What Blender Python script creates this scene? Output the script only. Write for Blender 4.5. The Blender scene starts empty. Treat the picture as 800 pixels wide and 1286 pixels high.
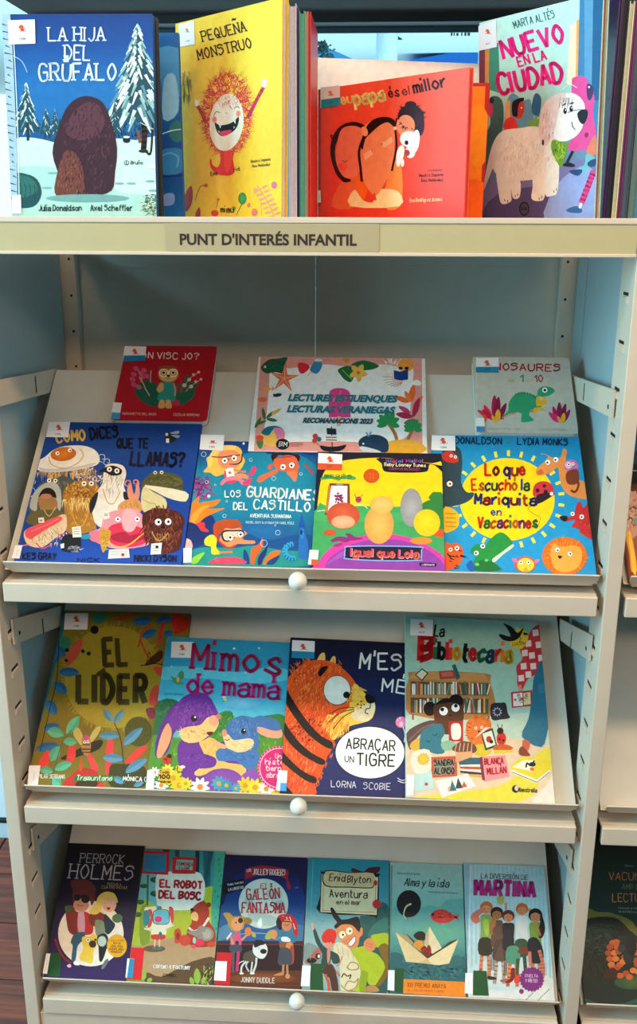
import bpy, math, random, unicodedata
from mathutils import Vector, Matrix
random.seed(7)
S = bpy.context.scene
C = S.collection
# ------------------------------------------------------------------ camera
PITCH, YAW, ROLL = 0.290627, 0.0564989, 0.00403238
CAM = Vector((0.108641, -1.316065, 0.0)); F = 1202.70
def basis():
    cp, sp = math.cos(PITCH), math.sin(PITCH); cr, sr = math.cos(ROLL), math.sin(ROLL)
    f = Vector((0, cp, -sp)); u = Vector((0, sp, cp)); r = Vector((1, 0, 0))
    r2 = cr*r + sr*u; u2 = -sr*r + cr*u
    Rz = Matrix.Rotation(YAW, 3, 'Z')
    return Rz @ r2, Rz @ u2, Rz @ f
CR, CU, CF = basis()
cam = bpy.data.objects.new('camera', bpy.data.cameras.new('camera')); C.objects.link(cam)
M = Matrix.Identity(4)
for i in range(3):
    M[i][0], M[i][1], M[i][2], M[i][3] = CR[i], CU[i], -CF[i], CAM[i]
cam.matrix_world = M
cam.data.sensor_fit = 'VERTICAL'; cam.data.sensor_height = 24; cam.data.lens = F/1286*24
cam.data.clip_start = 0.02; cam.data.clip_end = 200
S.camera = cam
# ------------------------------------------------------------------ light
S.view_settings.view_transform = 'Standard'; S.view_settings.look = 'None'
S.view_settings.gamma = 1; S.view_settings.use_curve_mapping = False
S.view_settings.exposure = 0.0
W = bpy.data.worlds.new('sky'); S.world = W; W.use_nodes = True
W.node_tree.nodes['Background'].inputs[0].default_value = (0.55, 0.78, 0.92, 1)
W.node_tree.nodes['Background'].inputs[1].default_value = 0.09
def area(name, loc, target, sx, sy, power, col):
    l = bpy.data.lights.new(name, 'AREA'); l.shape = 'RECTANGLE'; l.size = sx; l.size_y = sy
    l.energy = power; l.color = col
    o = bpy.data.objects.new(name, l); C.objects.link(o); o.location = loc
    o.rotation_euler = (Vector(target)-Vector(loc)).to_track_quat('-Z', 'Y').to_euler()
    return o
area('ceiling_lamp_row', (0.5, -1.0, 1.42), (0.5, -1.0, 0), 3.4, 0.30, 62, (1, 0.69, 0.43))
area('ceiling_lamp_front', (0.4, -3.4, 1.40), (0.3, -1.2, 0), 3.4, 0.5, 66, (1, 0.73, 0.54))
area('window_daylight', (-2.3, -0.9, 0.1), (0, 0.1, -0.3), 1.3, 1.6, 108, (0.34, 0.78, 1))
area('right_cyan_fill', (3.2, -1.6, 0.2), (0, 0.2, -0.3), 2.0, 2.0, 26, (0.10, 0.70, 1))  # added unseen fill from the right, tints the side panels cyan
area('hall_bounce_fill', (0, 5.6, -1.3), (0, 5.6, 1), 8, 4.5, 420, (0.50, 0.90, 1))  # added unseen upward light, stands for daylight bounced off the hall floor
# ------------------------------------------------------------------ materials
def lin(h):
    h = h.lstrip('#'); c = [int(h[i:i+2], 16)/255 for i in (0, 2, 4)]
    return tuple((v/12.92 if v <= .04045 else ((v+.055)/1.055)**2.4) for v in c)
MATS = {}
def mat(name, col, rough=.5, metal=0., noise=.06, scale=40, bump=.0, spec=.5, coat=0.):
    if name in MATS: return MATS[name]
    m = bpy.data.materials.new(name); m.use_nodes = True; nt = m.node_tree; b = nt.nodes['Principled BSDF']
    c = lin(col) if isinstance(col, str) else col
    tc = nt.nodes.new('ShaderNodeTexCoord'); n = nt.nodes.new('ShaderNodeTexNoise'); n.inputs['Scale'].default_value = scale
    n.inputs['Detail'].default_value = 4
    nt.links.new(tc.outputs['Object'], n.inputs['Vector'])
    r = nt.nodes.new('ShaderNodeValToRGB'); r.color_ramp.elements[0].position = .3; r.color_ramp.elements[1].position = .7
    r.color_ramp.elements[0].color = tuple(max(0, v*(1-noise)) for v in c)+(1,)
    r.color_ramp.elements[1].color = tuple(min(1, v*(1+noise)) for v in c)+(1,)
    nt.links.new(n.outputs['Fac'], r.inputs['Fac']); nt.links.new(r.outputs['Color'], b.inputs['Base Color'])
    b.inputs['Roughness'].default_value = rough; b.inputs['Metallic'].default_value = metal
    b.inputs['Specular IOR Level'].default_value = spec; b.inputs['Coat Weight'].default_value = coat
    if bump:
        bp = nt.nodes.new('ShaderNodeBump'); bp.inputs['Strength'].default_value = bump; bp.inputs['Distance'].default_value = .001
        n2 = nt.nodes.new('ShaderNodeTexNoise'); n2.inputs['Scale'].default_value = 900
        nt.links.new(tc.outputs['Object'], n2.inputs['Vector']); nt.links.new(n2.outputs['Fac'], bp.inputs['Height'])
        nt.links.new(bp.outputs['Normal'], b.inputs['Normal'])
    MATS[name] = m; return m
def ink_mat():
    m = bpy.data.materials.new('printed_ink'); m.use_nodes = True; nt = m.node_tree; b = nt.nodes['Principled BSDF']
    a = nt.nodes.new('ShaderNodeAttribute'); a.attribute_name = 'ink'
    tc = nt.nodes.new('ShaderNodeTexCoord'); n = nt.nodes.new('ShaderNodeTexNoise'); n.inputs['Scale'].default_value = 90; n.inputs['Detail'].default_value = 6
    nt.links.new(tc.outputs['Object'], n.inputs['Vector'])
    mr = nt.nodes.new('ShaderNodeMapRange'); mr.inputs['From Min'].default_value = .3; mr.inputs['From Max'].default_value = .7
    mr.inputs['To Min'].default_value = .92; mr.inputs['To Max'].default_value = 1.06
    nt.links.new(n.outputs['Fac'], mr.inputs['Value'])
    mx = nt.nodes.new('ShaderNodeVectorMath'); mx.operation = 'SCALE'
    nt.links.new(a.outputs['Color'], mx.inputs[0]); nt.links.new(mr.outputs['Result'], mx.inputs['Scale'])
    nt.links.new(mx.outputs['Vector'], b.inputs['Base Color'])
    b.inputs['Roughness'].default_value = .42; b.inputs['Specular IOR Level'].default_value = .22
    return m
INK = ink_mat()
def paint(): return mat('beige_powder_coat', '#d3c1aa', .45, 0, .025, 30, .25)
def paints(): return mat('side_coat_daylight_tint', '#a6b6b6', .5, 0, .03, 30, .25)  # side panels: their dim cyan daylight is tinted into the coat colour
def paintg(): return mat('grey_powder_coat', '#c8c4b6', .5, 0, .03, 30, .25)
# ------------------------------------------------------------------ mesh helpers
class MB:
    def __init__(s): s.v = []; s.f = []
    def box(s, x0, x1, y0, y1, z0, z1):
        i = len(s.v); s.v += [(x, y, z) for z in (z0, z1) for y in (y0, y1) for x in (x0, x1)]
        s.f += [tuple(i+k for k in q) for q in ((0, 2, 3, 1), (4, 5, 7, 6), (0, 1, 5, 4), (2, 6, 7, 3), (0, 4, 6, 2), (1, 3, 7, 5))]; return s
    def prism(s, pts, fn, h0, h1):
        i = len(s.v); n = len(pts)
        s.v += [fn(p, h0) for p in pts]+[fn(p, h1) for p in pts]
        s.f += [tuple(range(i+n-1, i-1, -1)), tuple(range(i+n, i+2*n))]
        s.f += [(i+k, i+(k+1) % n, i+n+(k+1) % n, i+n+k) for k in range(n)]; return s
    def build(s, name, m, parent=None, bevel=0., seg=2, smooth=False):
        me = bpy.data.meshes.new(name); me.from_pydata(s.v, [], s.f); me.update()
        o = bpy.data.objects.new(name, me); C.objects.link(o); me.materials.append(m)
        import bmesh
        bm = bmesh.new(); bm.from_mesh(me); bmesh.ops.recalc_face_normals(bm, faces=bm.faces); bm.to_mesh(me); bm.free()
        if bevel:
            b = o.modifiers.new('bevel', 'BEVEL'); b.width = bevel; b.segments = seg; b.limit_method = 'ANGLE'; b.angle_limit = .6
            smooth = True
        if smooth:
            for p in me.polygons: p.use_smooth = True
            if bevel: o.modifiers.new('wn', 'WEIGHTED_NORMAL')
        if parent: o.parent = parent
        return o
def empty(name, loc=(0, 0, 0)):
    o = bpy.data.objects.new(name, None); C.objects.link(o); o.location = loc; o.empty_display_size = .05; return o
def tag(o, label=None, cat=None, group=None, kind=None):
    for k, v in (('label', label), ('category', cat), ('group', group), ('kind', kind)):
        if v: o[k] = v
    return o
def ray(x, y): return (CR*((x-400)/F) + CU*((643-y)/F) + CF)
def hit(x, y, P, n):
    d = ray(x, y); t = (P-CAM).dot(n)/d.dot(n); return CAM+t*d
def at(x, y, Y): return hit(x, y, Vector((0, Y, 0)), Vector((0, 1, 0)))
def lathe(prof, n=24):
    m = MB()
    for r, z in prof:
        m.v += [(r*math.cos(2*math.pi*k/n), r*math.sin(2*math.pi*k/n), z) for k in range(n)]
    for j in range(len(prof)-1):
        m.f += [(j*n+k, j*n+(k+1) % n, (j+1)*n+(k+1) % n, (j+1)*n+k) for k in range(n)]
    m.f += [tuple(range(n-1, -1, -1)), tuple(range((len(prof)-1)*n, len(prof)*n))]
    return m
# ------------------------------------------------------------------ setting
ZF = -1.5
fl = MB().box(-6, 6, -5, 12, ZF-.05, ZF-.004).build('floor', mat('dark_floor_joint', '#2a1812', .7)); tag(fl, kind='structure')
def wood_mat():
    m = mat('red_brown_wood', '#7a3d22', .35, 0, .0, 10)
    nt = m.node_tree; b = nt.nodes['Principled BSDF']
    tc = nt.nodes.new('ShaderNodeTexCoord'); mp = nt.nodes.new('ShaderNodeMapping'); mp.inputs['Scale'].default_value = (2, 30, 30)
    n = nt.nodes.new('ShaderNodeTexNoise'); n.inputs['Scale'].default_value = 2.5; n.inputs['Detail'].default_value = 8
    r = nt.nodes.new('ShaderNodeValToRGB'); r.color_ramp.elements[0].position = .3; r.color_ramp.elements[1].position = .72
    r.color_ramp.elements[0].color = lin('#4a2012')+(1,); r.color_ramp.elements[1].color = lin('#98452a')+(1,)
    nt.links.new(tc.outputs['Object'], mp.inputs['Vector']); nt.links.new(mp.outputs['Vector'], n.inputs['Vector'])
    nt.links.new(n.outputs['Fac'], r.inputs['Fac']); nt.links.new(r.outputs['Color'], b.inputs['Base Color']); return m
wm = wood_mat()
pl = None
for j in range(9):
    for i in range(2):
        y0 = -.72+j*.165; x0 = -2.0+i*1.2+(.4 if j % 2 else 0)
        o = MB().box(0, 1.195, 0, .162, 0, .004).build('floor_plank', wm, fl) if pl is None else pl.copy()
        if pl is None: pl = o
        else: C.objects.link(o)
        o.parent = fl; o.location = (x0, y0, ZF-.004)
tag(MB().box(-6, 6, -5, 12, 1.5, 1.55).build('ceiling', mat('white_ceiling', '#e9eef0', .9)), kind='structure')
wb = MB().box(-4, 3, .75, .83, ZF, -.16).build('wall_back', mat('white_plaster', '#e4ecee', .8, 0, .02)); tag(wb, kind='structure')
tag(MB().box(-4, 3, .738, .75, ZF, ZF+.045).build('baseboard_back', mat('pale_skirting', '#c8d8dc', .5)), kind='structure')
tag(MB().box(-4, 3, .736, .75, ZF+.045, ZF+.052).build('trim_1', mat('black_joint', '#101214', .6)), kind='structure')
tag(MB().box(-4, 3, .73, .85, -.16, -.13).build('trim_2', mat('sill_white', '#dfe8ea', .4)), kind='structure')
# window above the low wall, looking into the hall
wf = MB()
for x in (-3.6, -2.2, -.86, 1.9): wf.box(x-.02, x+.02, .77, .82, -.13, 1.5)
wf = wf.build('window_1', mat('grey_window_frame', '#8fa2aa', .4)); tag(wf, kind='structure')
def glass_mat():
    m = bpy.data.materials.new('clear_pane'); m.use_nodes = True; nt = m.node_tree; nt.nodes.clear()
    o = nt.nodes.new('ShaderNodeOutputMaterial'); t = nt.nodes.new('ShaderNodeBsdfTransparent'); t.inputs[0].default_value = (.95, .985, 1, 1)
    g = nt.nodes.new('ShaderNodeBsdfGlossy'); g.inputs['Roughness'].default_value = .02
    mx = nt.nodes.new('ShaderNodeMixShader'); fr = nt.nodes.new('ShaderNodeFresnel'); fr.inputs[0].default_value = 1.2
    nt.links.new(fr.outputs[0], mx.inputs[0]); nt.links.new(t.outputs[0], mx.inputs[1]); nt.links.new(g.outputs[0], mx.inputs[2]); nt.links.new(mx.outputs[0], o.inputs[0]); return m
gm = glass_mat()
for a, b in ((-3.58, -2.22), (-2.18, -.88), (-.84, 1.88)):
    MB().box(a, b, .793, .797, -.13, 1.5).build('pane', gm, wf)
# bright glazed front of the hall, far left
def glow_mat():
    m = bpy.data.materials.new('lit_window'); m.use_nodes = True; nt = m.node_tree; nt.nodes.clear()
    o = nt.nodes.new('ShaderNodeOutputMaterial'); e = nt.nodes.new('ShaderNodeEmission'); e.inputs[0].default_value = (.62, .97, 1, 1); e.inputs[1].default_value = 1.7
    nt.links.new(e.outputs[0], o.inputs[0]); return m
w2 = MB(); w2.box(-6, -2.3, 10.9, 11.0, -.12, .0).box(-2.34, -2.26, 10.9, 11.0, -.12, 1.5).box(-4.2, -4.12, 10.9, 11.0, 0, 1.5)
w2 = w2.build('window_2', mat('pale_frame', '#7fc4d8', .5)); tag(w2, kind='structure')
for a, b in ((-6, -4.2), (-4.12, -2.34)): MB().box(a, b, 10.94, 10.96, 0, 1.5).build('pane', glow_mat(), w2)
# hall behind: column, frieze, ceiling grille
hw = MB().box(-6, 6, 11.6, 11.8, ZF, 1.5).build('wall_far', mat('pale_blue_wall', '#a9d4e4', .8)); tag(hw, kind='structure')
p = at(485, 95, 7.0)
col = lathe([(.085, ZF), (.085, 1.5)], 32); col.v = [(x+p.x, y+7.0, z) for x, y, z in col.v]
tag(col.build('column', mat('white_column', '#eef4f6', .6), smooth=False), 'round white column standing in the hall behind the shelves', 'column')
a, b = at(497, 96, 9.0), at(700, 70, 9.0)
tag(MB().box(a.x, b.x+3, 9.0, 9.1, at(540, 110, 9).z-.4, at(560, 70, 9).z).build('wall_hall', mat('blue_frieze', '#1276c4', .6)), kind='structure')
g = empty('ceiling_grille', (0, 0, 0)); tag(g, 'dark slatted grille in the white hall ceiling left of the column', 'vent')
for k in range(3):
    P = [hit(x, y, Vector((0, 0, 1.497)), Vector((0, 0, 1))) for x, y in ((467+k*5, 35), (469.5+k*5, 35), (501+k*2, 49), (498.5+k*2, 49))]
    MB().prism([(q.x, q.y) for q in P], lambda p, h: (p[0], p[1], h), 1.49, 1.4995).build('slat', mat('dark_grille', '#26343c', .6), g)
# sloping blue soffit, the plant below it, faint marks on the glass
def slab(name, pix, Y, d, m):
    P = [at(x, y, Y) for x, y in pix]
    return MB().prism([(q.x, q.z) for q in P], lambda p, h: (p[0], h, p[1]), Y, Y+d).build(name, m)
tag(slab('trim_3', ((400, 62), (412, 60), (474, 88), (474, 100), (392, 100), (392, 66)), 6.6, .3, mat('soffit_blue', '#3a86b4', .7)), kind='structure')
tag(slab('trim_4', ((508, 84), (512, 76), (600, 60), (600, 120), (508, 120)), 8.2, .3, mat('frieze_deep_blue', '#0f62b4', .7)), kind='structure')
pt = empty('indoor_plant', (0, 0, 0)); tag(pt, 'dark bushy indoor plant in the hall, seen left of the white column', 'plant')
c0 = at(402, 74, 5.0); rp = random.Random(3); lf = MB()
for k in range(260):
    a, b2, r = rp.uniform(0, 6.28), rp.uniform(-1.2, 1.5), .085*rp.uniform(.5, 1)
    x, y, z = c0.x+r*math.cos(a)*math.cos(b2), 5+r*math.sin(a)*math.cos(b2), c0.z+r*math.sin(b2)
    dx, dz = rp.uniform(-.02, .02), rp.uniform(.01, .03); i = len(lf.v)
    lf.v += [(x, y, z), (x+dx+.008, y+.01, z+dz*.6), (x+dx, y, z+dz), (x+dx-.008, y-.01, z+dz*.5)]; lf.f.append((i, i+1, i+2, i+3))
f = lf.build('foliage', mat('dark_leaf', '#1c4a4c', .6), pt); f['kind'] = 'stuff'
st_ = lathe([(.012, ZF+.3), (.01, c0.z)], 10); st_.v = [(x+c0.x, y+5, z) for x, y, z in st_.v]; st_.build('stem', mat('bark', '#4a3a2a', .8), pt)
po = lathe([(.10, ZF), (.13, ZF+.3), (.12, ZF+.3), (.10, ZF+.27)], 20); po.v = [(x+c0.x, y+5, z) for x, y, z in po.v]; po.build('pot', mat('grey_pot', '#6c7478', .7), pt)
mk = MB()
for k, (x, w, h) in enumerate(((566, 2.5, 4), (569.5, 2, 6), (573, 3, 3.5), (579, 2, 6), (583, 3, 4), (587, 3.5, 5))):
    a, b2 = at(x, 45, .792), at(x+w, 45-h, .792); mk.box(a.x, b2.x, .7915, .7928, a.z, b2.z)
mk.build('window_decal', mat('decal_dark', '#16303c', .6), wf)['kind'] = 'stuff'
# dark canopy shelf and the shelving
def bookcase(ox, label):
    root = empty('bookcase', (ox, 0, 0)); tag(root, label, 'bookcase', 'beige metal display bookcases')
    P, G = paint(), paintg()
    for s in (-1, 1):
        if ox and s < 0: continue
        up = MB().box(min(s*.45, s*.472), max(s*.45, s*.472), 0, .075, ZF, -.0385).build('upright', P, root, .0015)
        sl = MB(); tb = MB(); k = 0; z = -.2826+.0651*4
        while z > ZF+.05:
            x = s*.4499
            def sk(m, y0, y1, z0, z1, e, dz):
                i = len(m.v); a, b2 = x-s*e, x+s*.0006
                m.v += [(a, y0, z0), (a, y1, z0+dz), (a, y1, z1+dz), (a, y0, z1), (b2, y0, z0), (b2, y1, z0+dz), (b2, y1, z1+dz), (b2, y0, z1)]
                m.f += [tuple(i+q for q in t) for t in ((0, 1, 2, 3), (7, 6, 5, 4), (0, 4, 5, 1), (1, 5, 6, 2), (2, 6, 7, 3), (3, 7, 4, 0))]
            sk(sl, .026, .052, z-.0022, z+.0022, .0003, 0)
            sk(tb, .026, .05, z-.013, z-.004, .0022, 0)
            z -= .0651
        sl.build('slot_row', mat('slot_black', '#0c0c0c', .8), up)['kind'] = 'stuff'
        tb.build('tab_row', P, up)['kind'] = 'stuff'
        x0, x1 = sorted((s*.4665, s*.4705))
        MB().box(x0, x1, .0752, .372 if s > 0 else .453, ZF, -.024).build('side_panel', paints(), root)
        if s > 0: MB().box(x0, x1, .3765, .453, ZF, -.024).build('side_panel', paints(), root)
        x0, x1 = sorted((s*.4385, s*.4705))
        rp = MB().box(x0, x1, .458, .478, ZF, .36).build('rear_post', P, root, .0015)
        x0, x1 = sorted((s*.4712, s*.4722)); MB().box(x0, x1, .36, .47, ZF, -.024).build('gap_shade_strip', mat('gap_shade_black', '#060606', .9), root)  # black strip added behind the joint gaps to stand for their shade
        hm = MB(); z = -.06
        while z > ZF:
            hm.box(s*.449-.002, s*.449+.002, .4574, .4582, z-.0022, z+.0022); z -= .0651
        hm.build('hole_row', mat('slot_black', '#0c0c0c', .8), rp)['kind'] = 'stuff'
    MB().box(-.46, -.0004, .4785, .482, ZF, -.012).build('back_panel', G, root)
    MB().box(.0004, .46, .4785, .482, ZF, -.012).build('back_panel', G, root)
    MB().box(-.4385, .4385, .4765, .4785, -.075, -.069).build('rear_rib', G, root)
    # top shelf and dark canopy shelf
    sh = MB().box(-.45, .4475, .004, .457, -.022, 0).build('shelf', P, root, .001)
    MB().box(-.4499, .4475, -.004, .004, -.038, .0095).build('label_holder', mat('cream_label_strip', '#b8ab80', .4, 0, .02), sh, .0015)
    MB().box(-.4499, .4475, -.0055, -.0035, .003, .0105).build('holder_rim', P, sh, .0008)
    MB().box(-.4499, .4475, -.0062, -.0038, -.0385, -.034).build('holder_rim', P, sh, .0008)
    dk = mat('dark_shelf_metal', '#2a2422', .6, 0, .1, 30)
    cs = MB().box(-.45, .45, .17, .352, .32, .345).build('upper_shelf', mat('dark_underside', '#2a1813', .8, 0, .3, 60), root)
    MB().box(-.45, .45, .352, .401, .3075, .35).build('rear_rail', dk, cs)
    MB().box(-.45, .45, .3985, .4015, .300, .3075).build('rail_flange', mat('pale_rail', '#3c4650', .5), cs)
    rows = [(-.5, -.515), (-.88, -.901), (-1.258, -1.283)]
    for i, (zb, zs) in enumerate(rows):
        sh = MB().box(-.441, .441, .012, .455, zs-.004, zs).build('shelf', P, root)
        MB().box(-.441, .441, 0, .012, zs-.031, zs).build('front_edge', P, sh, .002)
        t = math.radians(40); es = Vector((0, math.cos(t), math.sin(t))); en = Vector((0, -math.sin(t), math.cos(t)))
        b0 = Vector((0, .018, zb))
        fp = lambda q, h: tuple(Vector((q[0], 0, 0))+b0+es*q[1]+en*h)
        pan = MB().prism([(-.442, 0), (.442, 0), (.442, .40), (-.442, .40)], fp, -.0015, 0).build('display_panel', G, root)
        lp = lambda q, h: tuple(Vector((q[0], 0, 0))+b0+en*q[1]+es*h)
        MB().prism([(-.430, -.004), (.434, -.004), (.441, .012), (.441, .0255), (-.437, .0255), (-.437, .012)], lp, -.0025, 0).build('lip', P, pan, .0008)
        if not ox:
            kp = at((374, 375, 373)[i], (729, 1012, 1257)[i], -.012)
            kn = lathe([(.004, -.014), (.004, -.006)]+[(.0138*math.sin(math.pi*a/12), -.0138*math.cos(math.pi*a/12)+.004) for a in range(2, 12)]+[(.001, .0178)], 20)
            kq = (Vector((0, -1, -.15))).to_track_quat('Z', 'Y')
            kn.v = [tuple(kq @ Vector(v) + Vector((kp.x, kp.y+.003, kp.z))) for v in kn.v]
            tag(kn.build('knob', mat('glossy_cream_knob', '#e6e0cf', .2, 0, .01, 20, 0, .5, .4), pan, smooth=True), 'round cream knob')
        for s in (-1, 1):
            if i == 0: q = [(.035, -.2185), (.33, -.2415), (.33, -.2795), (.035, -.2575)]
            else:
                d = -.377*(i-1); q = [(.035, -.590+d), (.26, -.659+d), (.26, -.697+d), (.035, -.632+d)]
            MB().prism(q, lambda p, h: (h, p[0], p[1]), s*.4445, s*.4475).build('bracket_arm', P, root)
            sc = MB(); ya, za = (.22, -.252) if i == 0 else (.16, -.655-.377*(i-1))
            sc.box(s*.4443-.0002, s*.4443+.0002, ya, ya+.004, za-.014, za+.014); sc.box(s*.4443-.0004, s*.4443+.0004, .055, .061, (-.246 if i == 0 else -.622-.377*(i-1))-.003, (-.246 if i == 0 else -.622-.377*(i-1))+.003)
            sc.build('slot', mat('slot_black', '#0c0c0c', .8), root)
    MB().box(-.449, .449, .004, .03, ZF, -1.3165).build('plinth', P, root, .001)
    return root
main = bookcase(0, 'beige metal display bookcase filling the picture, with three sloping shelves of picture books')
side = bookcase(.922, 'beige metal display bookcase cut off at the right edge, its middle slope empty')
# ------------------------------------------------------------------ lettering: a hand-drawn stroke alphabet (hex grid, base line 2, cap height 8)
GL = {'A':'022842,1434','B':'0208,~0838473625 05,~0535443302'.replace(' ',''),'C':'~473818060412 3243'.replace(' ',''),'D':'0208,~082846442202','E':'48080242,0535','F':'480802,0535',
'G':'~47381806041232434 5,4525'.replace(' ',''),'H':'0802,4842,0545','I':'0802','J':'~383422120 3'.replace(' ',''),'K':'0802,480542','L':'080242','M':'0208244842','N':'02084248','O':'@28052245',
'P':'0208,~083847463505','Q':'@28052245,2442','R':'0208,~083847463505,2542','S':'~4738180716364433120 3'.replace(' ',''),'T':'0848,2822','U':'~08041222324448','V':'082248','W':'0812263248','X':'0842,4802','Y':'082548,2522','Z':'08480242',
'0':'@28052245','1':'062822','2':'~071838474602,0242','3':'~073847 3525,~25443222 03'.replace(' ',''),'a':'~053645,4542,~4414031232 43'.replace(' ',''),'b':'0802,@26042244','c':'~4536150412 2243'.replace(' ',''),'d':'4842,@26042244','e':'0444,~4426042243','f':'~38281712,0636','g':'@26042244,~4641301001',
'h':'0802,~04264542','i':'0602,0809','j':'~1612 0100,1819'.replace(' ',''),'k':'0802,360432','l':'0802','m':'0602,~05162522,~25364542','n':'0602,~04264542','o':'@26042244','p':'0600,@26042244','q':'4640,@26042244','r':'0602,~042636','s':'~453615244 33203'.replace(' ',''),
't':'1813,~132232,0636','u':'~0603224346,4642','v':'062246','w':'0612253246','x':'0642,4602','y':'0622,4600','z':'06460242','?':'~071838472524,2322','!':'0804,0302','.':'0203','\'':'0907','-':'0525',',':'0301','&':'~4217283604123244','/':'0048',
'(':'~1907041 1'.replace(' ',''),'¡':'0806,0501','\u0301':'292b','\u0303':'~0a1b2a3b','\u0327':'22213120','\u0308':'0a0b,2a2b'}
def cat(pts, closed, k=4):
    n = len(pts); out = []
    if n < 3 and not closed: return pts
    rng = range(n) if closed else range(n-1)
    for i in rng:
        if closed: p0, p1, p2, p3 = (pts[(i+j) % n] for j in (-1, 0, 1, 2))
        else: p0, p1, p2, p3 = pts[max(i-1, 0)], pts[i], pts[i+1], pts[min(i+2, n-1)]
        for s in range(k):
            t = s/k
            out.append(tuple(.5*(2*p1[a]+(p2[a]-p0[a])*t+(2*p0[a]-5*p1[a]+4*p2[a]-p3[a])*t*t+(3*p1[a]-p0[a]-3*p2[a]+p3[a])*t**3) for a in (0, 1)))
    if not closed: out.append(pts[-1])
    return out
GC = {}
def glyph(ch):
    if ch in GC: return GC[ch]
    out = []; w = 0
    dec = unicodedata.normalize('NFD', ch)
    for k, c in enumerate(dec):
        for st in GL.get(c, '').split(','):
            if not st: continue
            mode = st[0] if st[0] in '~@' else ''
            d = st[1:] if mode else st
            pts = [(int(d[i], 16), int(d[i+1], 16)-2) for i in range(0, len(d)-1, 2)]
            if k and dec[0] in 'íaeiouñn' and c != '\u0327': pts = [(x if dec[0] != 'i' else x-2, y-1.8) for x, y in pts]
            if k and dec[0] == 'I': pts = [(x-2, y) for x, y in pts]
            if k == 0: w = max(w, max(p[0] for p in pts))
            if mode: pts = cat(pts, mode == '@', 4)
            if mode == '@': pts = pts+[pts[0]]
            out.append((pts, mode))
    GC[ch] = (out, w); return GC[ch]
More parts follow.
